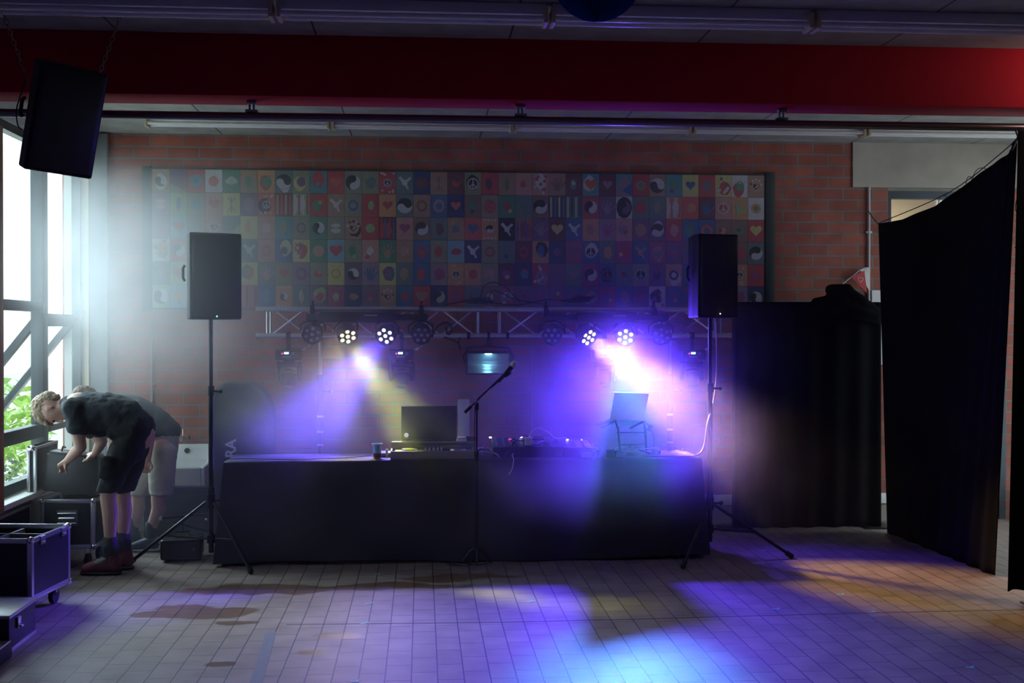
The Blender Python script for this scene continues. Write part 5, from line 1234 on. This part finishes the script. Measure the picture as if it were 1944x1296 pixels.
def head(b, c, u, f, sc=1.0):
    """skull, jaw, nose, ears, brows; u crown direction, f face direction"""
    c = Vector(c); u = Vector(u).normalized(); f = (Vector(f) - u * Vector(f).dot(u)).normalized(); s = u.cross(f)
    P = lambda a, q, w=0: c + (u * a + f * q + s * w) * sc
    b.hull([(P(0.02, -0.02), 0.083 * sc), (P(0.015, 0.025), 0.078 * sc), (P(-0.03, 0.03), 0.066 * sc)], 16)
    b.hull([(P(-0.03, 0.035), 0.062 * sc), (P(-0.085, 0.065), 0.034 * sc), (P(-0.075, 0.02, 0.035), 0.026 * sc), (P(-0.075, 0.02, -0.035), 0.026 * sc)], 14)
    b.hull([(P(-0.012, 0.098), 0.010 * sc), (P(-0.045, 0.112), 0.013 * sc)], 10)            # nose
    b.hull([(P(0.012, 0.088, 0.035), 0.012 * sc), (P(0.012, 0.095, 0), 0.010 * sc), (P(0.012, 0.088, -0.035), 0.012 * sc)], 10)  # brow
    b.hull([(P(-0.068, 0.090, 0.018), 0.009 * sc), (P(-0.068, 0.094, -0.018), 0.009 * sc)], 8)   # mouth
    for q in (-1, 1): b.hull([(P(0.0, 0.0, q * 0.082), (0.012 * sc, 0.008 * sc, 0.018 * sc)), (P(-0.035, 0.004, q * 0.078), 0.008 * sc)], 10)
    return P
HAIR1 = mat('light_brown_hair', (0.30, 0.22, 0.14), 0.7, nscale=90, var=0.4, bump=0.6)
HAIR2 = mat('brown_hair', (0.16, 0.10, 0.06), 0.7, nscale=90, var=0.4, bump=0.6)
EYEM = mat('dark_eye', (0.03, 0.02, 0.02), 0.2)
LIPM = mat('lips', (0.42, 0.18, 0.15), 0.5)
TEE1 = mat('dark_green_grey_tshirt', (0.028, 0.036, 0.040), 0.9, nscale=30)
TEE2 = mat('charcoal_tshirt', (0.030, 0.036, 0.042), 0.9, nscale=30)
SH1 = mat('black_cargo_cloth', (0.018, 0.021, 0.022), 0.9, nscale=30)
SH2 = mat('pale_cotton', (0.42, 0.38, 0.33), 0.9, nscale=30)
SOCK = mat('dark_sock', (0.05, 0.05, 0.05), 0.95, nscale=80)

def man_front():
    N, F_, Cn = 8.26, 8.54, 8.40
    base = atH(215, 1075, 0)
    t = thing('person', 'person in dark t-shirt, black cargo shorts and red boots bending over the open case', 'person', (base.x, Cn, 0))
    b = MB()
    for (Y, k, kn, an, hp) in ((N + 0.05, 0, (205, 945), (209, 1035), (243, 850)), (F_ - 0.06, 1, (232, 940), (233, 1028), (258, 845))):
        limb(b, [(hp[0], hp[1], Y, 0.082), (kn[0] + 2, kn[1] - 25, Y, 0.062), (kn[0], kn[1], Y, 0.056), (kn[0] + 4, kn[1] + 28, Y, 0.056), (an[0], an[1], Y, 0.036)])
        limb(b, [(an[0], an[1], Y, 0.036), (an[0] + 3, an[1] + 32, Y, 0.036)]); limb(b, [(an[0] + 2, an[1] + 36, Y, 0.032), (an[0] - 38, an[1] + 42, Y, 0.028)])
    limb(b, [(258, 822, Cn, 0.135), (235, 800, Cn, 0.125), (185, 785, Cn, 0.125), (150, 775, Cn, 0.115)], seg=14)
    b.hull([(atY(142, 776, N + 0.05), 0.06), (atY(142, 772, F_ - 0.03), 0.06), (atY(170, 780, Cn), 0.12)], 14)
    limb(b, [(140, 768, Cn, 0.062), (118, 770, Cn, 0.052)])
    hc = atY(97, 775, Cn)
    u = Vector((-0.90, 0, -0.30)); f = Vector((0.36, -0.10, -0.93))
    P = head(b, hc, u, f, 1.0)
    # arms: near arm down to the box, far arm to the right of it
    sA = atY(140, 778, N - 0.0); eA = atY(153, 848, N - 0.02); wA = atY(128, 874, N + 0.10)
    b.chain([(sA, 0.056), (sA.lerp(eA, 0.5), 0.050), (eA, 0.042)]); b.chain([(eA, 0.042), (eA.lerp(wA, 0.4), 0.040), (wA, 0.026)])
    kA = atY(118, 884, N + 0.12)
    hand(b, wA, kA, [atY(112 + 3.2 * i, 897 - 0.6 * i, N + 0.10 + 0.016 * i) for i in range(4)], atY(124, 888, N + 0.07), atY(126, 897, N + 0.09), side=Vector((0.75, 0.66, 0)))
    sB = atY(150, 790, F_); eB = atY(193, 838, F_ + 0.02); wB = atY(180, 862, F_ + 0.02)
    b.chain([(sB, 0.055), (sB.lerp(eB, 0.5), 0.048), (eB, 0.042)]); b.chain([(eB, 0.042), (eB.lerp(wB, 0.4), 0.038), (wB, 0.025)])
    kB = atY(168, 867, F_ + 0.02)
    hand(b, wB, kB, [atY(159 + 1.0 * i, 871 + 2.6 * i, F_ + 0.0 + 0.008 * i) for i in range(4)], atY(166, 872, F_ - 0.03), atY(158, 876, F_ - 0.03), side=Vector((0.2, 0.7, 0.6)))
    body = b.build('body', SKIN, t); remesh(body, 0.0065, 4)
    for q in (-1, 1):
        b = MB(); b.sph(P(0.0, 0.092, q * 0.030), 0.010, 10); b.build('eye', EYEM, t)
    b = MB(); b.hull([(P(-0.066, 0.098, 0.014), 0.0045), (P(-0.066, 0.103, 0), 0.0055), (P(-0.066, 0.098, -0.014), 0.0045)], 8); b.build('mouth', LIPM, t)
    # hair: cap over crown and back with a fringe falling forward
    b = MB()
    b.hull([(P(0.045, -0.035), 0.083), (P(0.055, 0.015), 0.078), (P(0.0, -0.06), 0.066)], 16)
    b.hull([(P(0.075, 0.03), 0.055), (P(0.05, 0.075), 0.035), (P(0.085, 0.07), 0.022)], 12)
    for w in (-0.05, -0.02, 0.012, 0.045): b.hull([(P(0.07, 0.05, w), 0.030), (P(0.045, 0.105, w * 1.1), 0.014)], 10)
    b.hull([(P(0.03, -0.06, 0.05), 0.03), (P(-0.05, -0.06, 0.02), 0.03), (P(-0.05, -0.06, -0.02), 0.03), (P(0.03, -0.06, -0.05), 0.03)], 12)
    hr = b.build('hair', HAIR1, t); remesh(hr, 0.006, 2); wr(hr, 'hair_noise', 0.018, 0.022)
    # t-shirt
    b = MB()
    b.hull([(atY(136, 776, N + 0.04), 0.075), (atY(136, 772, F_ - 0.02), 0.075), (atY(172, 782, Cn), (0.12, 0.17, 0.135))], 16)
    b.hull([(atY(165, 782, Cn), (0.11, 0.18, 0.14)), (atY(205, 785, Cn), (0.11, 0.18, 0.15))], 16)
    b.hull([(atY(205, 785, Cn), (0.11, 0.18, 0.15)), (atY(245, 795, Cn), (0.10, 0.175, 0.14))], 16)
    b.hull([(atY(240, 795, Cn), (0.10, 0.175, 0.13)), (atY(262, 808, Cn), (0.10, 0.17, 0.115))], 16)
    b.hull([(atY(176, 815, Cn), (0.03, 0.14, 0.05)), (atY(200, 812, Cn), (0.08, 0.15, 0.06)), (atY(150, 800, Cn), (0.04, 0.12, 0.05))], 12)
    b.chain([(sA + Vector((0, 0, 0.01)), 0.078), (sA.lerp(eA, 0.35), 0.074)], 14); b.hull([(sA.lerp(eA, 0.3), 0.073), (sA.lerp(eA, 0.60), (0.072, 0.072, 0.02))], 14)
    b.chain([(sB, 0.075), (sB.lerp(eB, 0.55), 0.068)], 14)
    b.hull([(atY(128, 768, Cn), 0.066), (atY(150, 772, Cn), 0.09)], 14)
    o = b.build('t_shirt', TEE1, t); remesh(o, 0.009, 22); wr(o, 'cloth_folds', 0.09, 0.035)
    # cargo shorts
    b = MB()
    b.hull([(atY(262, 812, Cn), (0.118, 0.18, 0.115)), (atY(228, 812, Cn), (0.10, 0.17, 0.10))], 16)
    b.hull([(atY(262, 815, Cn), (0.115, 0.18, 0.11)), (atY(240, 860, Cn), (0.125, 0.175, 0.08))], 16)
    for Y, hx, cx in ((N + 0.05, 205, 238), (F_ - 0.06, 236, 252)):
        b.hull([(atY(cx, 850, Y), (0.115, 0.10, 0.07)), (atY(hx + 5, 915, Y), (0.082, 0.085, 0.02)), (atY(hx, 932, Y), (0.078, 0.083, 0.008))], 16)
    b.hull([(atY(205, 870, N - 0.045), (0.055, 0.02, 0.02)), (atY(200, 905, N - 0.04), (0.055, 0.02, 0.02))], 10)
    o = b.build('shorts', SH1, t); remesh(o, 0.008, 4); wr(o, 'cloth_folds', 0.09, 0.022)
    for nm, (Y, ax, ay) in (('near', (N + 0.05, 209, 1035)), ('far', (F_ - 0.06, 233, 1026))):
        gy = 1088 if nm == 'near' else 1076
        g = atH(ax, gy, 0); p0 = atY(ax, ay, Y); z0 = 0.0
        b = MB(); b.chain([(Vector((p0.x, Y, 0.235)), 0.052), (Vector((p0.x, Y, 0.20)), 0.060), (Vector((p0.x, Y, 0.14)), 0.054)], 14); o = b.build('sock', SOCK, t); remesh(o, 0.006, 3); wr(o, 'sock_noise', 0.03, 0.012)
        RB = mat('red_suede', (0.17, 0.04, 0.035), 0.7, nscale=25, var=0.5)
        b = MB(); x = p0.x
        b.hull([(Vector((x + 0.01, Y, 0.135)), (0.055, 0.052, 0.02)), (Vector((x + 0.025, Y, 0.055)), (0.055, 0.045, 0.04))], 14)
        b.hull([(Vector((x + 0.02, Y, 0.07)), (0.06, 0.046, 0.055)), (Vector((x - 0.09, Y, 0.06)), (0.05, 0.048, 0.045)), (Vector((x - 0.165, Y, 0.045)), (0.035, 0.044, 0.034))], 14)
        bt = b.build('boot', RB, t); remesh(bt, 0.006, 4)
        b = MB(); b.hull([(Vector((x + 0.035, Y, 0.016)), (0.048, 0.046, 0.014)), (Vector((x - 0.08, Y, 0.016)), (0.05, 0.05, 0.014)), (Vector((x - 0.165, Y, 0.018)), (0.042, 0.042, 0.014))], 14); b.build('sole', RUB, bt)
        b = MB(); b.hull([(Vector((x - 0.07, Y, 0.085)), (0.05, 0.05, 0.02)), (Vector((x - 0.02, Y, 0.12)), (0.03, 0.05, 0.012))], 12); b.build('grey_panel', mat('grey_suede', (0.22, 0.21, 0.20), 0.8), bt)
        b = MB()
        for i in range(5): q = Vector((x - 0.085 + i * 0.022, Y, 0.108 + i * 0.011)); b.tube([q + Vector((-0.006, -0.03, -0.012)), q + Vector((0, 0, 0.004)), q + Vector((0.006, 0.03, -0.012))], 0.003, 5, 3)
        b.build('laces', mat('pale_laces', (0.45, 0.42, 0.4), 0.7), bt)
man_front()

def man_back():
    Cn = 9.30; N, F_ = 9.17, 9.43
    base = atH(272, 1035, 0)
    t = thing('person', 'second person in charcoal t-shirt and pale knee shorts bending behind the first', 'person', (base.x, Cn, 0))
    b = MB()
    for (Y, hp, kn, an) in ((N, (305, 850), (300, 942), (286, 1005)), (F_, (290, 850), (262, 940), (252, 1005))):
        limb(b, [(hp[0], hp[1], Y, 0.085), (kn[0] + 2, kn[1] - 22, Y, 0.062), (kn[0], kn[1], Y, 0.056), (kn[0] + 1, kn[1] + 24, Y, 0.055), (an[0], an[1], Y, 0.036)])
        a = atY(an[0], an[1], Y); b.chain([(a, 0.036), (Vector((a.x + 0.01, Y, 0.07)), 0.035)]); b.chain([(Vector((a.x, Y, 0.05)), 0.03), (Vector((a.x - 0.12, Y, 0.035)), 0.026)])
    limb(b, [(308, 825, Cn, 0.125), (270, 790, Cn, 0.12), (220, 778, Cn, 0.115), (200, 776, Cn, 0.11)], seg=14)
    limb(b, [(192, 768, Cn, 0.06), (178, 768, Cn, 0.052)])
    hc = atY(163, 762, Cn); u = Vector((-0.80, 0, 0.25)); f = Vector((-0.12, -0.1, -0.95))
    P = head(b, hc, u, f, 1.0)
    s1 = atY(214, 785, N - 0.02); e1 = atY(285, 815, N - 0.13); w1 = atY(281, 868, N - 0.15)
    b.chain([(s1, 0.055), (s1.lerp(e1, 0.5), 0.048), (e1, 0.044)]); b.chain([(e1, 0.044), (e1.lerp(w1, 0.4), 0.040), (w1, 0.027)])
    hand(b, w1, w1 + Vector((-0.012, 0, -0.075)), [w1 + Vector((0.012 - 0.02 * i, 0.0 - 0.004 * i, -0.125 + 0.006 * abs(i - 1.4))) for i in range(4)], w1 + Vector((0.03, -0.01, -0.06)), w1 + Vector((0.025, -0.02, -0.095)), side=Vector((1, 0.1, 0)))
    s2 = atY(205, 790, F_); e2 = atY(215, 850, F_); w2 = atY(205, 880, F_)
    b.chain([(s2, 0.052), (e2, 0.042), (w2, 0.028)])
    hand(b, w2, w2 + Vector((-0.03, 0, -0.06)), [w2 + Vector((-0.06, 0.03 - 0.02 * i, -0.09)) for i in range(4)], w2 + Vector((-0.03, -0.03, -0.04)), w2 + Vector((-0.05, -0.03, -0.07)))
    body = b.build('body', SKIN, t); remesh(body, 0.0075, 4)
    for q in (-1, 1):
        b = MB(); b.sph(P(0.0, 0.092, q * 0.030), 0.010, 10); b.build('eye', EYEM, t)
    b = MB()
    b.hull([(P(0.04, -0.035), 0.083), (P(0.05, 0.01), 0.078), (P(0.0, -0.05), 0.070)], 16); b.hull([(P(0.07, 0.03), 0.05), (P(0.04, 0.075), 0.03)], 12)
    hr = b.build('hair', HAIR2, t); remesh(hr, 0.007, 2); wr(hr, 'hair_noise', 0.018, 0.02)
    b = MB()
    b.hull([(atY(200, 786, N + 0.03), 0.085), (atY(200, 784, F_ - 0.03), 0.085), (atY(232, 782, Cn), (0.12, 0.17, 0.14))], 16)
    b.hull([(atY(228, 782, Cn), (0.11, 0.18, 0.145)), (atY(262, 788, Cn), (0.11, 0.18, 0.15))], 16)
    b.hull([(atY(262, 788, Cn), (0.11, 0.18, 0.15)), (atY(298, 810, Cn), (0.12, 0.175, 0.14))], 16)
    b.hull([(atY(298, 808, Cn), (0.12, 0.175, 0.13)), (atY(306, 818, Cn), (0.150, 0.19, 0.115))], 16)
    b.chain([(s1, 0.078), (s1.lerp(e1, 0.55), 0.068)], 14); b.chain([(s2, 0.075), (s2.lerp(e2, 0.5), 0.066)], 14)
    b.hull([(atY(190, 770, Cn), 0.066), (atY(205, 776, Cn), 0.09)], 14)
    o = b.build('t_shirt', TEE2, t); remesh(o, 0.010, 18); wr(o, 'cloth_folds', 0.09, 0.03)
    b = MB()
    b.hull([(atY(306, 818, Cn), (0.142, 0.182, 0.10)), (atY(302, 860, Cn), (0.145, 0.182, 0.08))], 16)
    for Y, cx, hx in ((N, 308, 306), (F_, 292, 268)):
        b.hull([(atY(cx, 855, Y), (0.115, 0.09, 0.07)), (atY(hx + 2, 925, Y), (0.092, 0.082, 0.02)), (atY(hx, 938, Y), (0.092, 0.082, 0.008))], 16)
    o = b.build('shorts', SH2, t); remesh(o, 0.009, 4); wr(o, 'cloth_folds', 0.09, 0.018)
    for Y, an in ((N, (286, 1005)), (F_, (252, 1005))):
        a = atY(an[0], an[1], Y); x = a.x
        b = MB(); b.chain([(Vector((x, Y, 0.20)), 0.045), (Vector((x, Y, 0.12)), 0.046)], 12); o = b.build('sock', SOCK, t); remesh(o, 0.007, 3)
        b = MB(); b.hull([(Vector((x + 0.01, Y, 0.10)), (0.045, 0.042, 0.02)), (Vector((x + 0.02, Y, 0.05)), (0.05, 0.042, 0.035)), (Vector((x - 0.14, Y, 0.038)), (0.038, 0.042, 0.026))], 14); sh = b.build('shoe', mat('dark_blue_trainer', (0.04, 0.05, 0.08), 0.6), t)
        b = MB(); b.hull([(Vector((x + 0.03, Y, 0.012)), (0.045, 0.044, 0.012)), (Vector((x - 0.14, Y, 0.014)), (0.043, 0.044, 0.012))], 12); b.build('sole', mat('pale_sole', (0.6, 0.6, 0.58), 0.6), sh)
man_back()

# ------------------------------------------------------------------ black drapes on the right
def drape(name, label, TL, TR, BL, BR, nfold, amp, sag=0.0, nu=80, nv=30, seed=0, topfn=None):
    TL, TR, BL, BR = map(Vector, (TL, TR, BL, BR))
    b = MB(); n = (TR - TL).cross(BL - TL).normalized()
    def f(u, v):
        top = TL.lerp(TR, u)
        if topfn: top = topfn(u)
        p = top.lerp(BL.lerp(BR, u), v)
        w = math.sin(u * nfold * 2 * PI + 2.0 * math.sin(u * 5 + seed) + 0.6 * v) * amp * (0.35 + 0.65 * v)
        return p + n * w + Vector((0, 0, 0))
    b.grid(f, nu, nv)
    o = b.build(name, DRAPE, angle=180); solidify(o, 0.004)
    return tag(o, label, 'drape')
# back drape hung low in front of the brick wall
bx0, bx1, BY = 2.69, 3.975, 9.78
ztop = atY(1500, 573, BY).z
drape('stage_drape', 'black drape hung low along the brick wall behind the right tripod', (bx0, BY, ztop), (bx1, BY, ztop), (bx0, BY, 0.012), (bx1, BY, 0.012), 7, 0.022)
t = thing('tube_stand', 'black tube frame carrying the low back drape', 'frame', ((bx0 + bx1) / 2, BY + 0.05, 0))
b = MB(); b.cyl((bx0 - 0.02, BY + 0.045, ztop - 0.015), (bx1 + 0.0, BY + 0.045, ztop - 0.015), 0.017); b.build('top_bar', BLKM, t)
for x in (bx0, bx1 - 0.03): b = MB(); b.cyl((x, BY + 0.045, 0.01), (x, BY + 0.045, ztop - 0.02), 0.017); b.build('upright', BLKM, t); b = MB(); b.box((x, BY + 0.045, 0.008), (0.25, 0.25, 0.012)); b.build('foot_plate', BLKM, t)
# bundle of spare cloth thrown over the top bar
H = [(1528, 571), (1545, 562), (1560, 560), (1564, 543), (1585, 537), (1610, 538), (1628, 552), (1650, 560), (1672, 572)]
b = MB()
def hp(px, py, dz=0): p = atY(px, py, BY - 0.02); p.z += dz; return p
b.hull([(hp(1528, 582), 0.035), (hp(1600, 578), 0.05)]); b.hull([(hp(1548, 572), 0.035), (hp(1600, 566), 0.05)])
b.hull([(hp(1577, 550), 0.050), (hp(1608, 550), 0.055)]); b.hull([(hp(1604, 552), 0.055), (hp(1640, 572), 0.045)])
b.hull([(hp(1636, 572), 0.045), (hp(1668, 590), 0.03)]); b.hull([(hp(1590, 575), 0.055), (hp(1665, 600), 0.045)]); b.hull([(hp(1536, 588), 0.025), (hp(1668, 612), 0.03)])
o = b.build('bundled_cloth', DRAPE); remesh(o, 0.012, 8); tag(o, 'bundle of black cloth thrown over the low back drape', 'cloth')
# large slanted drape
TLp = atY(1667, 424, 9.68); TRp = atY(1927, 268, 6.98)
edge = [(1667, 424), (1690, 421), (1714, 416), (1745, 403), (1775, 391), (1810, 367), (1850, 337), (1880, 315), (1905, 298), (1917, 290), (1921, 275), (1930, 262)]
def topfn(u):
    k = u * (len(edge) - 1); i = min(int(k), len(edge) - 2); f = k - i
    px = edge[i][0] * (1 - f) + edge[i + 1][0] * f; py = edge[i][1] * (1 - f) + edge[i + 1][1] * f
    Yv = 9.68 + (6.98 - 9.68) * ((px - 1667) / 263.0)
    return atY(px, py, Yv)
BLp = atH(1683, 1010, 0.001); BRp = atH(1886, 1092, 0.001)
drape('stage_drape', 'large slanting black drape tied up towards the steel pipe at the right', TLp, TRp, BLp, BRp, 7, 0.011, topfn=topfn, nu=110, nv=40, seed=2)
# second hanging from pipe end, cut by the right picture edge
xa = atY(1931, 300, 6.84).x
drape('stage_drape', 'narrow black drape hanging at the right picture edge', (xa, 6.84, 2.93), (xa + 0.9, 6.84, 2.93), (xa - 0.03, 6.9, 0.10), (xa + 0.9, 6.9, 0.10), 6, 0.03, seed=4)
t = thing('drape_post', 'dark upright post at the right picture edge holding the pipe end', 'post', (3.80, 6.95, 0))
b = MB(); b.box((3.80, 6.95, 1.5), (0.05, 0.05, 3.0), bevel=0.004); b.build('post', BLKM, t)
b = MB(); b.box((3.80, 6.95, 0.004), (0.10, 0.10, 0.008)); b.build('foot_plate', BLKM, t)
def cord(pts, label, r=0.003, m=CABLE, name='tie_cord', n=5):
    b = MB(); b.tube(pts, r, 6, n); return tag(b.build(name, m), label, 'cord', None)
cord([atY(1648, 400, 10.12), atY(1657, 413, 9.9), atY(1667, 425, 9.69)], 'short cord tying the slanting drape to the grey conduit', 0.005, mat('brown_cord', (0.12, 0.08, 0.06), 0.8), n=3)
cord([atY(1667, 424, 9.69), atY(1800, 366, 8.3), atY(1905, 287, 7.2), atY(1936, 255, 6.86)], 'long cord along the upper edge of the slanting drape up to the pipe', 0.004)
cord([atY(1926, 236, 6.85), atY(1929, 250, 6.85), atY(1932, 262, 6.9), atY(1926, 275, 6.95), atY(1921, 286, 7.0)], 'cord knotted around the pipe end above the drape', 0.005)
for (a, w, h, lb) in ((1788, 14, 12, 'lowest'), (1838, 10, 14, 'middle'), (1858, 26, 20, 'largest')):
    Yv = 9.68 - 2.7 * (a - 1667) / 263
    py = {1788: 384, 1838: 350, 1858: 340}[a]
    cord([atY(a - w / 2, py + 6, Yv), atY(a - w / 3, py - h / 2, Yv), atY(a, py - h, Yv), atY(a + w / 2, py - h, Yv), atY(a + w * .7, py - h * .4, Yv)], 'loose tie loop standing on the slanting drape edge, the ' + lb + ' of three', 0.003)
for i, (pts, lb) in enumerate((([(1938, 362), (1930, 380), (1928, 398), (1934, 405)], 'upper'), ([(1942, 418), (1940, 440), (1932, 462), (1927, 470)], 'middle'), ([(1940, 500), (1932, 512), (1926, 520)], 'lower'))):
    cord([atY(x, y, 7.0) for x, y in pts], 'thin tie hanging in the bright gap beside the right edge drape, ' + lb + ' one', 0.003)
# bunting pennant on the wall
t = thing('bunting', 'red pennant with white heart outline hanging on a string by the conduit', 'bunting', atY(1640, 515, 10.1))
F = lambda px, py, Y=10.08: atY(px, py, Y)
b = MB(); b.tube([F(1598, 541), F(1608, 532), F(1620, 523), F(1634, 512), F(1648, 508), F(1651, 515)], 0.004, 6, 4); b.build('string', mat('white_string', (0.8, 0.78, 0.74), 0.7), t)
def tri(pts, m, name, y): b = MB(); b.prism([(F(*p, y).x, F(*p, y).z) for p in pts], lambda u, v, d: Vector((u, y + d, v)), 0, 0.003); return b.build(name, m, t, smooth=False)
tri([(1634, 512), (1651, 508), (1652, 554), (1646, 545)], mat('white_flag', (0.75, 0.72, 0.68), 0.7), 'white_pennant', 10.10)
rf = tri([(1617, 526), (1641, 513), (1646, 556)], mat('red_flag', (0.55, 0.06, 0.06), 0.7), 'red_pennant', 10.07)
b = MB(); c = F(1634, 531, 10.06); pts = []
for i in range(23):
    q = 2 * PI * i / 22; x = 16 * math.sin(q) ** 3; z = 13 * math.cos(q) - 5 * math.cos(2 * q) - 2 * math.cos(3 * q) - math.cos(4 * q); pts.append(c + Vector((x, 0, z + 2)) * 0.0015)
b.tube(pts, 0.002, 5); b.build('heart_outline', mat('white_flag', (0.75, 0.72, 0.68), 0.7), rf)
b = MB(); x0_, x1_ = F(1654, 560, YW).x, F(1720, 560, YW).x; z1_, z0_ = F(1660, 551, YW).z, F(1678, 692, YW).z
b.box(((x0_ + DX0 - 0.03) / 2, YW - 0.01, (z0_ + z1_) / 2), (DX0 - 0.03 - x0_, 0.02, z1_ - z0_)); tag(b.build('notice_board', WHT, smooth=False), 'white panel on the brick wall below the pennant', 'board')

# unseen ceiling lamp added right of the picture to brighten the beam's end
t = thing('beam_fill_lamp', 'small ceiling lamp added out of view to brighten the right end of the red beam', 'ceiling light', (4.15, 6.25, CEIL))
b = MB(); b.cyl((4.15, 6.25, CEIL - 0.001), (4.15, 6.25, CEIL - 0.03), 0.06, seg=20); b.cyl((4.15, 6.25, CEIL - 0.03), (4.12, 6.29, CEIL - 0.14), 0.045, 0.05, seg=20); b.build('housing', WHT, t)
b = MB(); b.cyl((4.12, 6.29, CEIL - 0.14), (4.119, 6.291, CEIL - 0.143), 0.045, seg=20); b.build('bulb', mat('fill_lamp_glass', (1, 1, 1), 0.3, emit=(1, 0.85, 0.75), es=5, var=0), t)
spot('beam_fill_light', (4.10, 6.32, CEIL - 0.17), (3.70, 6.75, 3.12), (1.0, 0.6, 0.5), 9, 150, 1.0, 0.04)

# ------------------------------------------------------------------ haze from the fog machine
def haze():
    x0, x1, y0, y1 = XW + 0.005, XR - 0.005, 7.0, YW - 0.005
    b = MB(); b.box(((x0 + x1) / 2, (y0 + y1) / 2, 1.50), (x1 - x0, y1 - y0, 2.98))
    m = bpy.data.materials.new('stage_haze'); m.use_nodes = True
    N = m.node_tree.nodes; L = m.node_tree.links; N.clear()
    out = N.new('ShaderNodeOutputMaterial'); vs = N.new('ShaderNodeVolumeScatter')
    vs.inputs['Color'].default_value = (1, 1, 1, 1); vs.inputs['Anisotropy'].default_value = 0.35
    L.new(vs.outputs[0], out.inputs['Volume'])
    tc = N.new('ShaderNodeTexCoord')
    nz = N.new('ShaderNodeTexNoise'); nz.inputs['Scale'].default_value = 2.2; nz.inputs['Detail'].default_value = 2.5
    L.new(tc.outputs['Object'], nz.inputs['Vector'])
    def M(op, a, b_=None, c=None):
        n = N.new('ShaderNodeMath'); n.operation = op
        for i, v in enumerate((a, b_, c)):
            if v is None: continue
            if isinstance(v, (int, float)): n.inputs[i].default_value = v
            else: L.new(v, n.inputs[i])
        return n.outputs[0]
    def puff(c, r, amp):
        s1 = N.new('ShaderNodeVectorMath'); s1.operation = 'SUBTRACT'; s1.inputs[1].default_value = c; L.new(tc.outputs['Object'], s1.inputs[0])
        s2 = N.new('ShaderNodeVectorMath'); s2.operation = 'MULTIPLY'; s2.inputs[1].default_value = (1 / r[0], 1 / r[1], 1 / r[2]); L.new(s1.outputs[0], s2.inputs[0])
        ln = N.new('ShaderNodeVectorMath'); ln.operation = 'LENGTH'; L.new(s2.outputs[0], ln.inputs[0])
        mr = N.new('ShaderNodeMapRange'); mr.interpolation_type = 'SMOOTHSTEP'; mr.inputs[1].default_value = 1.0; mr.inputs[2].default_value = 0.0; mr.inputs[3].default_value = 0; mr.inputs[4].default_value = amp
        L.new(ln.outputs['Value'], mr.inputs[0]); return mr.outputs[0]
    nn = N.new('ShaderNodeMapRange'); nn.inputs[1].default_value = 0.35; nn.inputs[2].default_value = 0.65; nn.inputs[3].default_value = 0.35; nn.inputs[4].default_value = 1.65
    L.new(nz.outputs['Fac'], nn.inputs[0])
    tot = M('ADD', 0.06, puff((-2.3, 9.6, 2.25), (1.7, 1.2, 1.4), 0.35))
    tot = M('ADD', tot, puff((-0.75, 8.95, 1.08), (0.95, 0.8, 0.62), 0.85))
    tot = M('ADD', tot, puff((1.25, 8.95, 1.10), (1.6, 0.9, 0.80), 0.5))
    sp = N.new('ShaderNodeSeparateXYZ'); L.new(tc.outputs['Object'], sp.inputs[0])
    fr = N.new('ShaderNodeMapRange'); fr.interpolation_type = 'SMOOTHSTEP'; fr.inputs[1].default_value = 7.8; fr.inputs[2].default_value = 9.1
    L.new(sp.outputs['Y'], fr.inputs[0])
    fx = N.new('ShaderNodeMapRange'); fx.interpolation_type = 'SMOOTHSTEP'; fx.inputs[1].default_value = 3.1; fx.inputs[2].default_value = 2.2; fx.inputs[3].default_value = 0.12; fx.inputs[4].default_value = 1.0
    L.new(sp.outputs['X'], fx.inputs[0])
    tot = M('MULTIPLY', M('MULTIPLY', M('MULTIPLY', tot, fx.outputs[0]), nn.outputs[0]), fr.outputs[0])
    tot = M('ADD', tot, M('MULTIPLY', nn.outputs[0], puff((1.85, 8.6, 0.85), (0.85, 0.8, 0.8), 0.55)))
    tot = M('ADD', tot, M('MULTIPLY', nn.outputs[0], puff((1.25, 8.3, 0.62), (1.0, 0.5, 0.45), 0.4)))
    tot = M('ADD', tot, puff((-1.9, 8.8, 2.15), (1.6, 1.5, 1.2), 0.5))
    L.new(tot, vs.inputs['Density'])
    o = b.build('haze', m, smooth=False)
    tag(o, 'thin smoke haze hanging around the stage', 'haze', kind='stuff')
haze()
